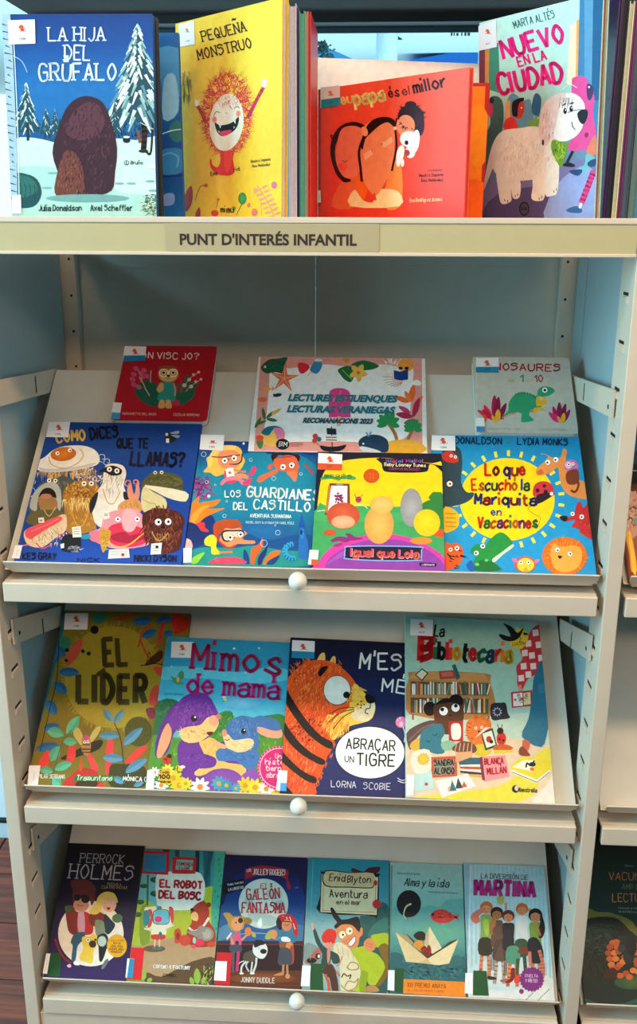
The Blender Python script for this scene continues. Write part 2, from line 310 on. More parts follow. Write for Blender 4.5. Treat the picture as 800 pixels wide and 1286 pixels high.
# ------------------------------------------------------------------ printed artwork: flat inks on a cover, one mesh each
class Art:
    """flat print on the local plane z=z0 of a parent; coordinates are read off the photograph and set on the cover's plane"""
    def __init__(s, par, mw, w, h, z0, crop=None, rnd=.0):
        s.par, s.mw, s.w, s.h, s.z = par, mw, w, h, z0
        s.inv = mw.inverted(); s.crop = crop; s.n = (mw.to_3x3() @ Vector((0, 0, 1))).normalized(); s.P = mw @ Vector((0, 0, z0))
        s.v = []; s.f = []; s.c = []; s.m = 0.0004; s.lay = 1; s.R = random.Random(5)
    def uv(s, x, y):
        if s.crop: x, y = s.crop[0]+x/s.crop[2], s.crop[1]+y/s.crop[2]
        q = s.inv @ hit(x, y, s.P, s.n); return (q.x, q.y)
    def raw(s, uvs, cols):
        # clip (Sutherland-Hodgman) to the cover
        P = [(u, v)+tuple(c) for (u, v), c in zip(uvs, cols)]
        lo, hw, hh = s.m, s.w-s.m, s.h-s.m
        if not all(lo <= p[0] <= hw and lo <= p[1] <= hh for p in P):
            for ax, lim, sg in ((0, lo, 1), (0, hw, -1), (1, lo, 1), (1, hh, -1)):
                Q = []
                for i in range(len(P)):
                    a, b = P[i-1], P[i]; da, db = (a[ax]-lim)*sg, (b[ax]-lim)*sg
                    if (da < 0) != (db < 0):
                        t = da/(da-db); Q.append(tuple(a[k]+(b[k]-a[k])*t for k in range(5)))
                    if db >= 0: Q.append(b)
                P = Q
                if len(P) < 3: return
        i = len(s.v); z = s.z+.0001+s.lay*0.5e-5
        s.v += [(p[0], p[1], z) for p in P]; s.f.append(tuple(range(i, i+len(P)))); s.c += [p[2:5] for p in P]
    def pts(s, t):
        if isinstance(t, str): t = [tuple(map(float, q.split(','))) for q in t.split()]
        return t
    def p(s, t, col, sm=1, k=3):           # filled outline
        P = s.pts(t); P = cat(P, True, k) if sm else P
        U = [s.uv(*q) for q in P]
        ar = sum(U[i-1][0]*U[i][1]-U[i][0]*U[i-1][1] for i in range(len(U)))
        if ar < 0: U.reverse()
        s.raw(U, [lin(col)]*len(U)); s.lay += 1
    def e(s, cx, cy, rx, ry, col, c2=None, rot=0, n=None):   # ellipse, optional centre->edge ink
        n = n or (12 if rx < 15 else 24); a = math.radians(rot)
        P = [(cx+rx*math.cos(t)*math.cos(a)-ry*math.sin(t)*math.sin(a), cy+rx*math.cos(t)*math.sin(a)+ry*math.sin(t)*math.cos(a)) for t in [-2*math.pi*k/n for k in range(n)]]
        U = [s.uv(*q) for q in P]; c = lin(col)
        if c2:
            o = s.uv(cx, cy); d = lin(c2)
            for i in range(n): s.raw([o, U[i-1], U[i]], [c, d, d])
        else: s.raw(U, [c]*n)
        s.lay += 1
    def l(s, t, w, col, sm=1, w2=None, closed=False):   # line of width w
        P = s.pts(t); P = cat(P, closed, 4) if sm and len(P) > 2 else P
        if closed: P = P+[P[0]]
        c = [lin(col)]*4; n = len(P)
        w2 = w if w2 is None else w2
        for i in range(n-1):
            a, b = P[i], P[i+1]; dx, dy = b[0]-a[0], b[1]-a[1]; L = math.hypot(dx, dy) or 1
            wa = (w+(w2-w)*i/(n-1))/2; wb = (w+(w2-w)*(i+1)/(n-1))/2; ux, uy = dx/L, dy/L
            a = (a[0]-ux*wa*.35, a[1]-uy*wa*.35); b = (b[0]+ux*wb*.35, b[1]+uy*wb*.35); nx, ny = -uy, ux
            s.raw([s.uv(*q) for q in ((a[0]+nx*wa, a[1]+ny*wa), (b[0]+nx*wb, b[1]+ny*wb), (b[0]-nx*wb, b[1]-ny*wb), (a[0]-nx*wa, a[1]-ny*wa))], c)
        s.lay += 1
    def fuzz(s, cx, cy, rx, ry, cols, n, L, w, ang=None, r0=.55, curl=.5):   # many short brush strokes
        R = s.R; cols = cols.split()
        for i in range(n):
            t = R.uniform(0, 6.283); q = math.sqrt(R.uniform(r0*r0, 1)); x, y = cx+rx*q*math.cos(t), cy+ry*q*math.sin(t)
            a = (math.atan2(y-cy, x-cx) if ang is None else math.radians(ang))+R.uniform(-curl, curl); l = L*R.uniform(.6, 1.3)
            x2, y2 = x+l*math.cos(a), y+l*math.sin(a); nx, ny = -math.sin(a)*w/2, math.cos(a)*w/2
            c = lin(R.choice(cols)); s.raw([s.uv(x+nx, y+ny), s.uv(x2, y2), s.uv(x-nx, y-ny)], [c]*3)
            if i % 45 == 44: s.lay += 1
        s.lay += 1
    def bg(s, cols, n=14):               # ground tint, bands from the top edge to the bottom edge
        cols = [lin(c) for c in cols.split()]
        def cv(t):
            t = t*(len(cols)-1); i = min(int(t), len(cols)-2) if len(cols) > 1 else 0
            return tuple(cols[i][k]+(cols[min(i+1, len(cols)-1)][k]-cols[i][k])*(t-i) for k in range(3))
        for j in range(n):
            a, b = j/n, (j+1)/n; ca, cb = cv(a), cv(b)
            s.raw([(0, s.h*(1-b)), (s.w, s.h*(1-b)), (s.w, s.h*(1-a)), (0, s.h*(1-a))], [cb, cb, ca, ca])
        s.lay += 1
    def tx(s, txt, x0, y0, x1, y1, h, col, w=.16, serif=0, jit=0, slant=0, gap=1.7, mono=None, shadow=None):
        """hand-drawn lettering from (x0,y0) to (x1,y1) on its base line, cap height h"""
        if shadow:
            s.tx(txt, x0+shadow[0], y0+shadow[1], x1+shadow[0], y1+shadow[1], h, shadow[2], w*1.15, serif, 0, slant, gap)
        adv = []; x = 0
        for ch in txt:
            g, gw = glyph(ch)
            if ch == ' ': adv.append((x, None)); x += 2.6; continue
            adv.append((x, g)); x += (gw if gw else .6)+gap
        tot = x-gap; L = math.hypot(x1-x0, y1-y0); k = L/tot; ux, uy = (x1-x0)/L, (y1-y0)/L; q = h/6; cols = col.split()
        R = s.R; i = 0
        for (ax, g) in adv:
            if g is None: continue
            c = cols[i % len(cols)]; i += 1; r = R.uniform(-1, 1)*jit; dy = R.uniform(-1, 1)*jit*h*.5
            for st, mode in g:
                P = []
                for gx, gy in st:
                    X, Y = gx*k+slant*gy*q, gy*q+dy
                    X, Y = X-r*Y, Y+r*gx*k
                    X += ax*k; P.append((x0+ux*X+uy*Y, y0+uy*X-ux*Y))
                s.l(P, h*w, c, 0); s.lay -= 1
                if serif and not mode:
                    for a, b in ((st[0], st[1]), (st[-1], st[-2])):
                        if abs(a[0]-b[0]) <= 2 and abs(a[1]-b[1]) >= 2:
                            X, Y = (a[0]+ax)*k+slant*a[1]*q, a[1]*q+dy; d = serif*h*.16
                            s.l([(x0+ux*(X-d)+uy*Y, y0+uy*(X-d)-ux*Y), (x0+ux*(X+d)+uy*Y, y0+uy*(X+d)-ux*Y)], h*w*.7, c, 0); s.lay -= 1
        s.lay += 1
    def done(s, name, label=None):
        if not s.f: return None
        me = bpy.data.meshes.new(name); me.from_pydata(s.v, [], s.f)
        at_ = me.color_attributes.new('ink', 'FLOAT_COLOR', 'POINT')
        at_.data.foreach_set('color', [x for c in s.c for x in (*c, 1.)])
        me.materials.append(INK); o = bpy.data.objects.new(name, me); C.objects.link(o); o.parent = s.par
        if label: o['label'] = label
        s.v = []; s.f = []; s.c = []; s.lay += 1
        return o
# ------------------------------------------------------------------ books
def frame(o, ex, ey):
    ex = ex.normalized(); n = ex.cross(ey).normalized(); ey = n.cross(ex)
    m = Matrix.Identity(4)
    for i in range(3): m[i][0], m[i][1], m[i][2], m[i][3] = ex[i], ey[i], n[i], o[i]
    return m
T40 = math.radians(40); ES = Vector((0, math.cos(T40), math.sin(T40))); EN = Vector((0, -math.sin(T40), math.cos(T40)))
ROW = {1: -.5, 2: -.88, 3: -1.258}
def slope(row, x0, x1, s0, lift0=0., lift1=0., top=None, hgt=.2):
    top = lift0 if top is None else top
    b = Vector((0, .018, ROW[row]))+ES*s0
    o = b+Vector((x0, 0, 0))+EN*(.0004+lift0); e = b+Vector((x1, 0, 0))+EN*(.0004+lift1)
    return frame(o, e-o, ES*hgt+EN*(top-lift0))
def rr(w, h, r, n=5):
    P = []
    for cx, cy, a0 in ((w-r, r, -90), (w-r, h-r, 0), (r, h-r, 90), (r, r, 180)):
        P += [(cx+r*math.cos(math.radians(a0+90*k/n)), cy+r*math.sin(math.radians(a0+90*k/n))) for k in range(n+1)]
    return P
def book(mw, w, h, t, cover, spine, label, group, kind='hard', cat_='book', name='picture_book', page='#d8d2c4'):
    root = empty(name); root.matrix_world = mw; tag(root, label, cat_, group)
    cm = mat('cover_'+cover.strip('#'), cover, .4, 0, .03, 60); sm = mat('cover_'+spine.strip('#'), spine, .4, 0, .03, 60)
    pm = mat('page_'+page.strip('#'), page, .8, 0, .05, 200)
    f = lambda p, z: (p[0], p[1], z)
    if kind == 'board':
        MB().prism(rr(w, h, .010), f, t-.0012, t).build('front_cover', cm, root)
        MB().prism(rr(w, h, .010), f, 0, .0012).build('back_cover', cm, root)
        MB().prism(rr(w-.0004, h-.0004, .010), f, .0012, t-.0012).build('page_block', pm, root)
    elif kind == 'hard':
        b = .0022
        MB().box(.006, w, 0, h, t-b, t).build('front_cover', cm, root, .0006)
        MB().box(.006, w, 0, h, 0, b).build('back_cover', cm, root, .0006)
        MB().prism([(0, t*.3), (.0015, t*.08), (.0065, .0003), (.0065, .0022), (.003, t*.3), (.003, t*.7), (.0065, t-.0022), (.0065, t-.0003), (.0015, t-.0003-t*.06), (0, t*.7)], lambda p, z: (p[0], z, p[1]), 0, h).build('spine', sm, root)
        MB().box(.004, w-.004, .003, h-.003, b, t-b).build('page_block', pm, root)
    else:
        MB().box(.0008, w, 0, h, t-.0006, t).build('front_cover', cm, root)
        MB().box(.0008, w, 0, h, 0, .0006).build('back_cover', cm, root)
        MB().box(0, .0009, 0, h, 0, t).build('spine', sm, root)
        MB().box(.001, w-.0008, .0006, h-.0006, .0006, t-.0006).build('page_block', pm, root)
    return root
def sticker(par, mw, t, w, h, crop, q, band=None, code='CON', name='library_sticker', emblem='#d8502c'):
    """paper label: q = four corners TL TR BR BL"""
    A = Art(par, mw, w, h, t, crop); U = [A.uv(*p) for p in q]
    st = MB().prism(U[::-1], lambda p, z: (p[0], p[1], z), t+.00105, t+.00120).build(name, mat('label_paper', '#e9e7e6', .5, 0, .02), par)
    B = Art(st, mw, w, h, t+.00120, crop)
    (ax, ay), (bx, by), (cx, cy), (dx, dy) = q
    def L(u, v): return ((ax*(1-u)+bx*u)*(1-v)+(dx*(1-u)+cx*u)*v, (ay*(1-u)+by*u)*(1-v)+(dy*(1-u)+cy*u)*v)
    if code == 'full': B.p([L(0, 0), L(1, 0), L(1, 1), L(0, 1)], band, 0)
    elif band: B.p([L(0, .6), L(1, .6), L(1, 1), L(0, 1)], band, 0)
    if name == 'library_sticker':
        z = math.hypot(bx-ax, by-ay)
        x, y = L(.5, .33); B.e(x-z*.02, y-z*.05, z*.085, z*.07, emblem); B.e(x+z*.02, y+z*.05, z*.09, z*.06, emblem); B.e(x-z*.09, y-z*.02, z*.05, z*.03, emblem); B.e(x-z*.05, y-z*.1, z*.03, z*.03, emblem)
        B.l([(x-z*.13, y+z*.11), (x+z*.17, y+z*.12)], z*.02, '#7a4436', 0)
        if code:
            a, b = L(.40, .82), L(.62, .82); B.tx(code, *a, *b, z*.075, '#3a3a44', .2)
        B.done('sticker_print')
    elif band is None: B.l([L(.5, .3), L(.5, .8)], 2, '#b9b5b4', 0); B.done('sticker_print')
    else: B.done('sticker_print')
    return st

def type_line(par, txt, x0, x1, y, h, z, col, bold=.02, shear=0., name='lettering'):
    """clean sans lettering: base line y, from x0 to x1, cap height h, on a flat sheet"""
    cu = bpy.data.curves.new('type', 'FONT'); cu.body = txt; cu.offset = bold; cu.resolution_u = 3
    o = bpy.data.objects.new('type', cu); C.objects.link(o)
    me = bpy.data.meshes.new_from_object(o.evaluated_get(bpy.context.evaluated_depsgraph_get()))
    bpy.data.objects.remove(o); bpy.data.curves.remove(cu)
    xs = [v.co.x for v in me.vertices]; a, b = min(xs), max(xs); k = (x1-x0)/(b-a); q = h/.73
    for v in me.vertices: v.co = (x0+(v.co.x-a)*k+shear*v.co.y*q, y+v.co.y*q, z)
    me.materials.clear(); me.materials.append(mat('type_'+col.strip('#'), col, .5, 0, .02)); me.name = name
    o = bpy.data.objects.new(name, me); C.objects.link(o); o.parent = par; return o
def eye(A, x, y, r, dx=0, dy=0, pr=.45, col='#f6f2ea', rim='#1a1512'):
    A.e(x, y, r*1.12, r*1.12, rim); A.e(x, y, r, r, col); A.e(x+dx*r, y+dy*r, r*pr, r*pr, '#15100e')
def leaf(A, x, y, L, w, ang, col, c2=None):
    a = math.radians(ang); f = lambda u, v: (x+L*u*math.cos(a)-w*v*math.sin(a), y+L*u*math.sin(a)+w*v*math.cos(a))
    A.p([f(0, 0), f(.3, .45), f(.7, .42), f(1, 0), f(.7, -.42), f(.3, -.45)], col)
    if c2: A.p([f(0, 0), f(.3, .45), f(.7, .42), f(1, 0)], c2)
def star(A, x, y, r0, r1, n, col, a0=0):
    A.p([(x+(r0, r1)[k % 2]*math.sin(math.pi*k/n+a0), y-(r0, r1)[k % 2]*math.cos(math.pi*k/n+a0)) for k in range(2*n)], col, 0)
class Bk:
    """one book: frame, size, crop used to read its artwork"""
    def __init__(s, mw, w, h, t, cover, spine, label, group, kind, crop, **k):
        s.mw, s.w, s.h, s.t, s.crop = mw, w, h, t, crop
        s.root = book(mw, w, h, t, cover, spine, label, group, kind, **k)
        s.A = Art(s.root, mw, w, h, t, crop)
        if kind == 'board': s.A.m = .0008
    def st(s, q, band=None, code='CON', name='library_sticker', **k): return sticker(s.root, s.mw, s.t, s.w, s.h, s.crop, q, band, code, name, **k)
def standing(bx, by, w, h, rz, lean, roll):
    rz, lean, roll = (math.radians(a) for a in (rz, lean, roll))
    ex = Vector((math.cos(rz), math.sin(rz), 0)); nn = Vector((-math.sin(rz), math.cos(rz), 0)); up = Vector((0, 0, 1))*math.cos(lean)+nn*math.sin(lean)
    return ex*math.cos(roll)+up*math.sin(roll), up*math.cos(roll)-ex*math.sin(roll), (bx, by)
def stand_book(bx, by, w, h, rz, lean, roll, t, *a, **k):
    ex, ey, _ = standing(bx, by, w, h, rz, lean, roll); n = ex.cross(ey)
    o = Vector((bx, by, .0006))-n*t
    o.z = .0006+max(0, -(ex.z*w))+max(0, n.z*-t) if True else 0
    return Bk(frame(o, ex, ey), w, h, t, *a, **k)
TOP = 'picture books standing on the top shelf'; R1 = 'picture books lying on the first slope'; R2 = 'picture books lying on the second slope'; R3 = 'chapter books lying on the third slope'
# ================================================================== TOP SHELF
b = stand_book(-.3899, .030, .2005, .2636, .37, 4.8, -.2, .012, '#124e8c', '#8fb2c8', 'blue hardback with a snowy fir forest at night, leftmost on the top shelf', TOP, 'hard', (0, 0, 3.636))
A = b.A; A.bg('#0c3c80 #0f4d96 #1a6db0 #1a6aa8 #0b3350 #0b3350 #0b3350', 20)
A.p('60,640 160,630 300,660 420,650 520,632 620,640 760,650 760,1040 0,1040 0,770 50,760', '#c3e2d8')
A.p('60,790 200,760 420,800 560,880 720,900 760,1040 60,1040', '#a5d3c8')
A.fuzz(380, 600, 340, 40, '#0a2c44 #123f58', 130, 30, 9, -90, 0, .2)
def fir(A, cx, y0, y1, w, n, cols='#c9dfd6 #8fb8b4 #5c8f98 #dcebe0'):
    A.p([(cx, y0), (cx+w*.5, y1), (cx-w*.5, y1)], '#1c4a5c', 0)
    R = A.R
    for i in range(n):
        t = (i+R.random())/n; s = R.choice((-1, 1)); q = R.random(); x = cx+s*w*.5*t*q; y = y0+(y1-y0)*t*.96
        L = w*.22*(.5+t*.8); a = s*(.35+.4*q)
        A.l([(x, y), (x+math.sin(a)*L*.9, y+L*.9)], w*.075*(.4+t*.6), R.choice(cols.split()), 0, w2=w*.02); A.lay -= .8
    A.lay += 1
A.l('648,520 660,600 655,690', 26, '#2a2024'); A.l('700,500 690,690 670,695', 10, '#2a2024')
fir(A, 628, 108, 560, 250, 130); fir(A, 120, 375, 600, 120, 50); fir(A, 212, 490, 612, 60, 24); fir(A, 252, 495, 610, 50, 22); fir(A, 524, 455, 610, 60, 26); fir(A, 492, 490, 600, 36, 14)
A.l('128,560 128,640', 12, '#1c3444')
A.e(578, 640, 17, 13, '#16222c'); A.e(578, 626, 15, 5, '#e8f2ee'); A.l('630,600 640,650', 14, '#7a4a38')
A.e(655, 690, 22, 8, '#1c2a30'); A.l('60,255 100,280 125,330', 4, '#8fbcd0'); A.l('640,560 700,590', 4, '#a7c8c8')
for x, y in ((600, 838), (545, 838), (685, 828), (215, 858), (240, 790), (700, 870)): A.e(x, y, 22, 5, '#7fa9a6')
# plain brown boulder with a small one before it (the printed creatures are left out)
A.p('300,880 270,800 240,700 262,600 300,500 350,450 410,440 470,470 510,560 535,680 525,790 510,870 420,895', '#3a2430')
A.p('300,600 330,520 390,470 450,480 480,560 440,620 360,640', '#573440'); A.p('250,880 262,790 290,700 330,690 370,740 385,830 380,905 300,915', '#6b3c34')
A.fuzz(400, 680, 120, 220, '#2c1a28 #4a2c38 #5c3a44 #382030', 260, 26, 6, 100, 0, .5)
A.fuzz(315, 810, 55, 95, '#7d4a3c #5c342e #8f5a44', 70, 18, 5, 100, 0, .4); A.e(400, 905, 190, 18, '#6fa09c')
A.p('60,800 120,795 170,820 190,880 165,935 110,950 60,930', '#1d4c50'); A.p('70,810 120,803 160,830 170,870 120,900 70,890', '#2b6660')
for k in range(4): A.l([(90+k*22, 835+k*4), (100+k*20, 870), (88+k*24, 905)], 3, '#173c40')
A.p('0,20 45,20 62,300 76,640 82,1040 0,1040', '#9fbccb', 0)
for k in range(26): A.l([(22+k*1.4+A.R.uniform(-14, 14), 110+k*33), (44+k*1.4+A.R.uniform(-10, 10), 118+k*33)], 7, '#35506a', 0, w2=2)
A.l('60,120 80,540 88,900', 4, '#cfe6f4')
A.fuzz(690, 930, 40, 50, '#2c4a3a #dfe9c8 #4a6a44 #8fae8a', 90, 22, 5, None, 0, 3); A.e(700, 760, 24, 10, '#e4eee8')
A.done('cover_illustration')
A.tx('LA HIJA', 222, 188, 478, 186, 60, '#d5e6e8', .12, .9, .05); A.tx('DEL', 297, 275, 410, 274, 66, '#d5e6e8', .12, .9, .05); A.tx('GRÚFALO', 182, 368, 528, 366, 74, '#d5e6e8', .13, .9, .05)
A.done('title_lettering')
A.tx('Julia Donaldson', 178, 962, 372, 962, 25, '#10222c', .15, .6, .06); A.tx('Axel Scheffler', 415, 962, 604, 962, 25, '#10222c', .15, .6, .06); A.tx('Bruño', 598, 750, 652, 750, 15, '#10222c', .16, .5)
A.e(578, 743, 11, 11, '#10222c'); A.e(578, 743, 8.5, 8.5, '#b9dbd2'); A.l('578,736 578,750', 4, '#10222c'); A.done('author_lettering')
b.st([(38, 94), (160, 90), (163, 200), (42, 204)]); b.st([(56, 892), (96, 890), (99, 976), (58, 976)], name='spine_label')

b = stand_book(-.1909, .1987, .2408, .2774, -44.48, .68, -.26, .011, '#e9b92c', '#c98f2a', 'yellow hardback with a laughing red-haired face, turned sideways on the top shelf', TOP, 'hard', (210, 0, 4.594), page='#cfcbd6')
A = b.A; A.bg('#edc23a #efc63c #edbe30 #e8b42a #f0c42c', 12)
A.fuzz(110, 480, 30, 90, '#b99a3a #a08a40', 60, 50, 9, 90, 0, .1)
A.fuzz(345, 660, 135, 235, '#e2321e #c92a2a #ef5a2c #b82a44 #d84060', 900, 46, 5, None, .35, 1.5); A.fuzz(350, 640, 150, 240, '#d8402c #a8303c', 200, 40, 2, None, .8, 2.2)
A.l('220,700 205,660 178,615', 20, '#c93a3a'); A.l('465,680 505,600 555,505', 20, '#c93040'); A.l('470,680 515,590', 12, '#b82a55')
for x, y, s in ((172, 598, .8), (560, 487, 1)):
    A.e(x, y, 15*s, 18*s, '#f0ead8')
    for a in (-.6, -.15, .3, .8): A.l([(x, y), (x+math.sin(a)*28*s, y-math.cos(a)*30*s)], 7*s, '#f0ead8', 0)
A.p('312,870 378,868 380,920 390,990 360,1012 320,1012 280,1000 252,965 246,925 256,920 262,950 290,965 308,930', '#d8281e'); A.p('330,872 372,870 374,930 350,1000 330,960', '#e8402c')
A.e(343, 706, 98, 166, '#f4eedd', '#e9dfc6', 6); A.fuzz(360, 575, 80, 40, '#d84050 #e2321e', 60, 30, 3, 95, 0, 1)
A.p('275,703 300,722 345,718 385,700 412,674 414,700 402,735 380,760 340,782 308,782 285,752', '#151a20'); A.p('302,772 318,756 345,752 372,750 362,770 335,784', '#e0406c')
for t in ('300,722 312,724 307,742', '384,700 396,692 395,716', '296,760 304,768 300,750', '384,742 392,734 386,728'): A.p(t, '#f6f2e4', 0)
A.e(274, 690, 15, 20, '#ec6a58', '#f0a898'); A.e(412, 655, 14, 20, '#ec6a58', '#f0a898')
A.l('270,665 285,645 305,650', 4, '#3a2420'); A.l('388,628 402,614 418,624', 4, '#3a2420'); A.l('335,650 350,656', 4, '#c9a89a')
for x, y, s in ((130, 1150, 1), (190, 1215, .6)): leaf(A, x-20, y+70, 150*s, 50*s, -80, '#c4402a', '#a8362c')
A.l('160,1160 190,1080 225,1070', 3, '#7a4a20'); star(A, 225, 1070, 16, 7, 6, '#b9482a'); A.l('285,1200 296,1150', 3, '#7a4a20'); star(A, 296, 1150, 12, 5, 6, '#c9482a')
A.e(276, 1230, 22, 18, '#d8402c'); A.e(435, 1145, 24, 34, '#4f9a4a', '#2f7c44'); A.l('430,1180 400,1240', 4, '#3a7c40'); A.e(385, 1202, 12, 12, '#4f9a4a')
A.l('520,1070 590,1180 620,1260', 4, '#d8806a')
for k in range(7): leaf(A, 545+k*12, 1085+k*26, 44, 13, -25, '#e08a70'); leaf(A, 545+k*12, 1090+k*26, 44, 13, 165, '#e08a70')
A.e(618, 1068, 16, 20, '#d0687c'); A.e(505, 1225, 18, 22, '#e07060'); A.e(472, 1184, 10, 12, '#d8706a'); A.e(510, 1098, 12, 14, '#e09070'); A.l('510,1110 540,1170 545,1240', 3, '#d8a06a')
A.done('cover_illustration')
A.tx('PEQUEÑA', 207, 240, 458, 178, 58, '#3c1c1c', .12, .8, .03); A.tx('MONSTRUO', 183, 345, 490, 274, 58, '#3c1c1c', .12, .8, .03); A.done('title_lettering')
A.tx('Beatriz Dapena', 486, 940, 596, 925, 16, '#5a3a20', .13); A.tx('Álex Meléndez', 492, 967, 596, 955, 16, '#5a3a20', .13); A.tx('Eva', 255, 1015, 290, 1008, 22, '#2a2420', .16); A.tx('rid', 388, 990, 420, 983, 22, '#2a2420', .16)
A.tx('miau', 310, 1224, 385, 1224, 32, '#1c1a1a', .17); A.done('author_lettering')
b.st([(70, 142), (158, 118), (163, 256), (74, 272)], emblem='#e08a70'); b.st([(80, 1165), (104, 1165), (106, 1240), (82, 1240)], name='spine_label')

b = stand_book(.0195, .2162, .2775, .1923, -42.13, .1, .5, .009, '#ee4a30', '#b8242a', 'red landscape hardback with three sleeping heads and a white toy, on the top shelf', TOP, 'hard', (390, 70, 3.81))
A = b.A; A.bg('#f0543a #ee4a30 #ea4630 #e23a28', 8); A.p('20,140 50,135 50,720 20,720', '#c22a2c', 0)
A.p('100,720 150,600 210,580 215,720', '#e86a3c'); A.p('350,720 380,540 420,500 440,580 430,720', '#f28a3c'); A.p('205,560 270,600 262,680 235,680', '#f06a1e'); A.p('190,720 210,640 250,690 300,700 330,640 420,650 425,720', '#f2dca0')
A.p('95,470 105,390 145,335 205,316 255,330 268,352 230,360 170,350 120,430 125,520 155,570 190,590 180,600 150,596 120,560', '#2e1414')
A.p('150,350 200,335 245,350 262,400 245,500 232,560 190,588 150,570 122,500 130,410', '#ea7a5a'); A.e(155, 530, 24, 20, '#ee5c4c'); A.l('150,500 165,508 178,500', 3, '#5a2420'); A.l('110,385 96,380 104,398', 5, '#2e1414'); A.l('150,590 165,600 190,596', 12, '#2e1414')
A.p('245,470 240,400 262,330 330,298 385,300 405,330 402,420 395,520 350,620 310,670 265,620 240,550', '#ee8a5c'); A.p('240,420 262,350 300,305 360,292 402,308 400,340 370,318 330,335 290,370 262,400 250,450', '#1e1012')
A.l('250,400 232,460 240,540 246,600', 12, '#2a1214'); A.l('404,340 412,430 400,500 390,550', 10, '#2a1214'); A.l('255,480 275,470 295,450', 4, '#5a2420'); A.l('340,425 360,405 385,400', 4, '#5a2420')
A.p('252,470 290,450 300,470 262,500', '#f2b088', 0); A.p('342,415 388,388 396,410 350,444', '#f2b088', 0); A.e(258, 362, 16, 24, '#f09a70', rot=-20)
A.e(480, 290, 62, 56, '#2c1418'); A.e(480, 235, 28, 18, '#2c1418'); A.e(520, 330, 26, 56, '#3a1a24'); A.e(456, 335, 44, 52, '#ee8a60'); A.l('425,330 435,322', 3, '#5a2420'); A.l('412,300 404,340', 8, '#2c1418'); A.e(405, 347, 9, 9, '#f2b8a0')
A.fuzz(480, 290, 62, 60, '#2c1418', 60, 18, 4, None, .85, .9)
A.e(470, 398, 42, 38, '#f6f0ea'); A.e(502, 410, 20, 56, '#f6f0ea', rot=8); A.e(478, 460, 24, 30, '#f2e6e0'); A.e(430, 470, 18, 44, '#f6f0ea', rot=12); A.e(420, 510, 10, 22, '#f6f0ea'); A.e(440, 512, 9, 20, '#f0e6e0'); A.e(460, 416, 9, 11, '#151012'); A.e(462, 465, 14, 16, '#a8402c')
A.l('305,660 312,690', 10, '#d85a2c', 0)
A.done('cover_illustration')
A.tx('eu', 148, 232, 203, 222, 46, '#f4e27c', .2); A.tx('papa', 214, 236, 356, 212, 66, '#f4e88a', .2); A.tx('és', 376, 199, 424, 193, 44, '#5a1c20', .17); A.tx('el', 442, 190, 478, 184, 42, '#6a2024', .13); A.tx('millor', 498, 180, 650, 147, 56, '#43141c', .19); A.done('title_lettering')
A.tx('Il·lustrat per', 566, 553, 632, 550, 9, '#7a201c', .14); A.tx('Beatriz Dapena', 522, 580, 634, 575, 14, '#4a1418', .16); A.tx('Álex Meléndez', 530, 604, 634, 600, 14, '#4a1418', .16); A.tx('Eva Rodríguez Juanes', 476, 700, 630, 694, 17, '#f6d89a', .14); A.done('author_lettering')
b.st([(50, 152), (143, 142), (143, 236), (50, 250)], '#1f9ab0', 'LET', emblem='#e08a50'); b.st([(33, 645), (50, 644), (52, 702), (35, 703)], name='spine_label')

b = stand_book(.262, .205, .220, .277, -52, -3, .5, .012, '#bfe0cc', '#5a2c3c', 'pale green hardback with a shaggy white dog and pink title, on the top shelf', TOP, 'hard', (590, 0, 4.444), page='#9c5644')
A = b.A; A.bg('#bfe3d2 #b7dcc8 #a8ccbc #6f8fa0 #5c6c90 #7c84b0', 12)
A.p('20,130 45,120 60,300 60,480 20,480', '#2a2038', 0); A.p('50,270 90,280 95,470 40,480', '#7a3444', 0); A.p('85,270 120,280 100,480 85,480', '#d88a3c', 0); A.p('110,250 160,240 170,520 105,500', '#3f8a70', 0)
A.p('590,120 625,100 620,500 590,470', '#e8a058', 0); A.p('560,140 596,120 590,470 540,470', '#f0d8b0', 0); A.p('614,-10 780,-90 760,900 600,560', '#3c7aa4', 0); A.p('690,-40 780,-80 760,560 680,560', '#1f5a84', 0); A.p('640,-20 690,-40 680,520 640,520', '#5c94b8', 0)
A.p('60,1244 60,1080 200,980 500,930 720,900 760,1300 60,1300', '#77709c'); A.p('80,1230 160,1080 420,1040 520,1090 430,1244', '#554a74'); A.p('420,1244 480,1040 620,930 700,980 700,1260', '#8f9cc8')
A.p('110,560 140,535 180,560 190,640 178,740 130,900 80,1000 80,780 115,690', '#3c5f58'); A.e(116, 608, 14, 48, '#c23a5c'); A.e(122, 560, 14, 18, '#202830')
A.p('205,580 240,520 300,560 340,560 350,720 210,720', '#5f8fa0'); A.p('345,620 360,530 385,525 400,560 385,650', '#2c5f80'); A.p('200,570 225,560 225,660 200,700', '#e89a4c', 0)
A.p('190,720 200,670 240,650 262,680 262,720', '#d8322a'); A.p('268,570 298,565 306,610 285,660 250,650', '#b83a2c'); A.p('235,600 245,562 300,544 300,562 278,575 268,610 266,650 240,645', '#1a1414'); A.l('286,600 292,604', 5, '#f2efe8')
A.p('325,675 345,668 350,690 372,640 380,668 400,660 385,700 330,702', '#6fa23c')
A.p('570,470 575,435 620,425 655,440 668,480 690,510 696,560 690,640 705,740 700,800 640,836 560,840 550,810 575,760 590,640 570,520', '#e0488c'); A.p('655,470 685,480 690,520 672,560 655,540', '#4a2c5a'); A.e(666, 486, 5, 6, '#f2efe8'); A.p('640,750 655,738 664,750 655,768 645,765', '#8a2450')
A.p('700,750 706,860 650,850', '#e07858'); A.p('650,860 700,880 690,910 640,960 600,980 570,960 640,920', '#6fb0b0'); A.p('555,955 600,945 630,950 610,980 580,975', '#28406c'); A.p('660,905 705,885 700,925 665,930', '#28406c')
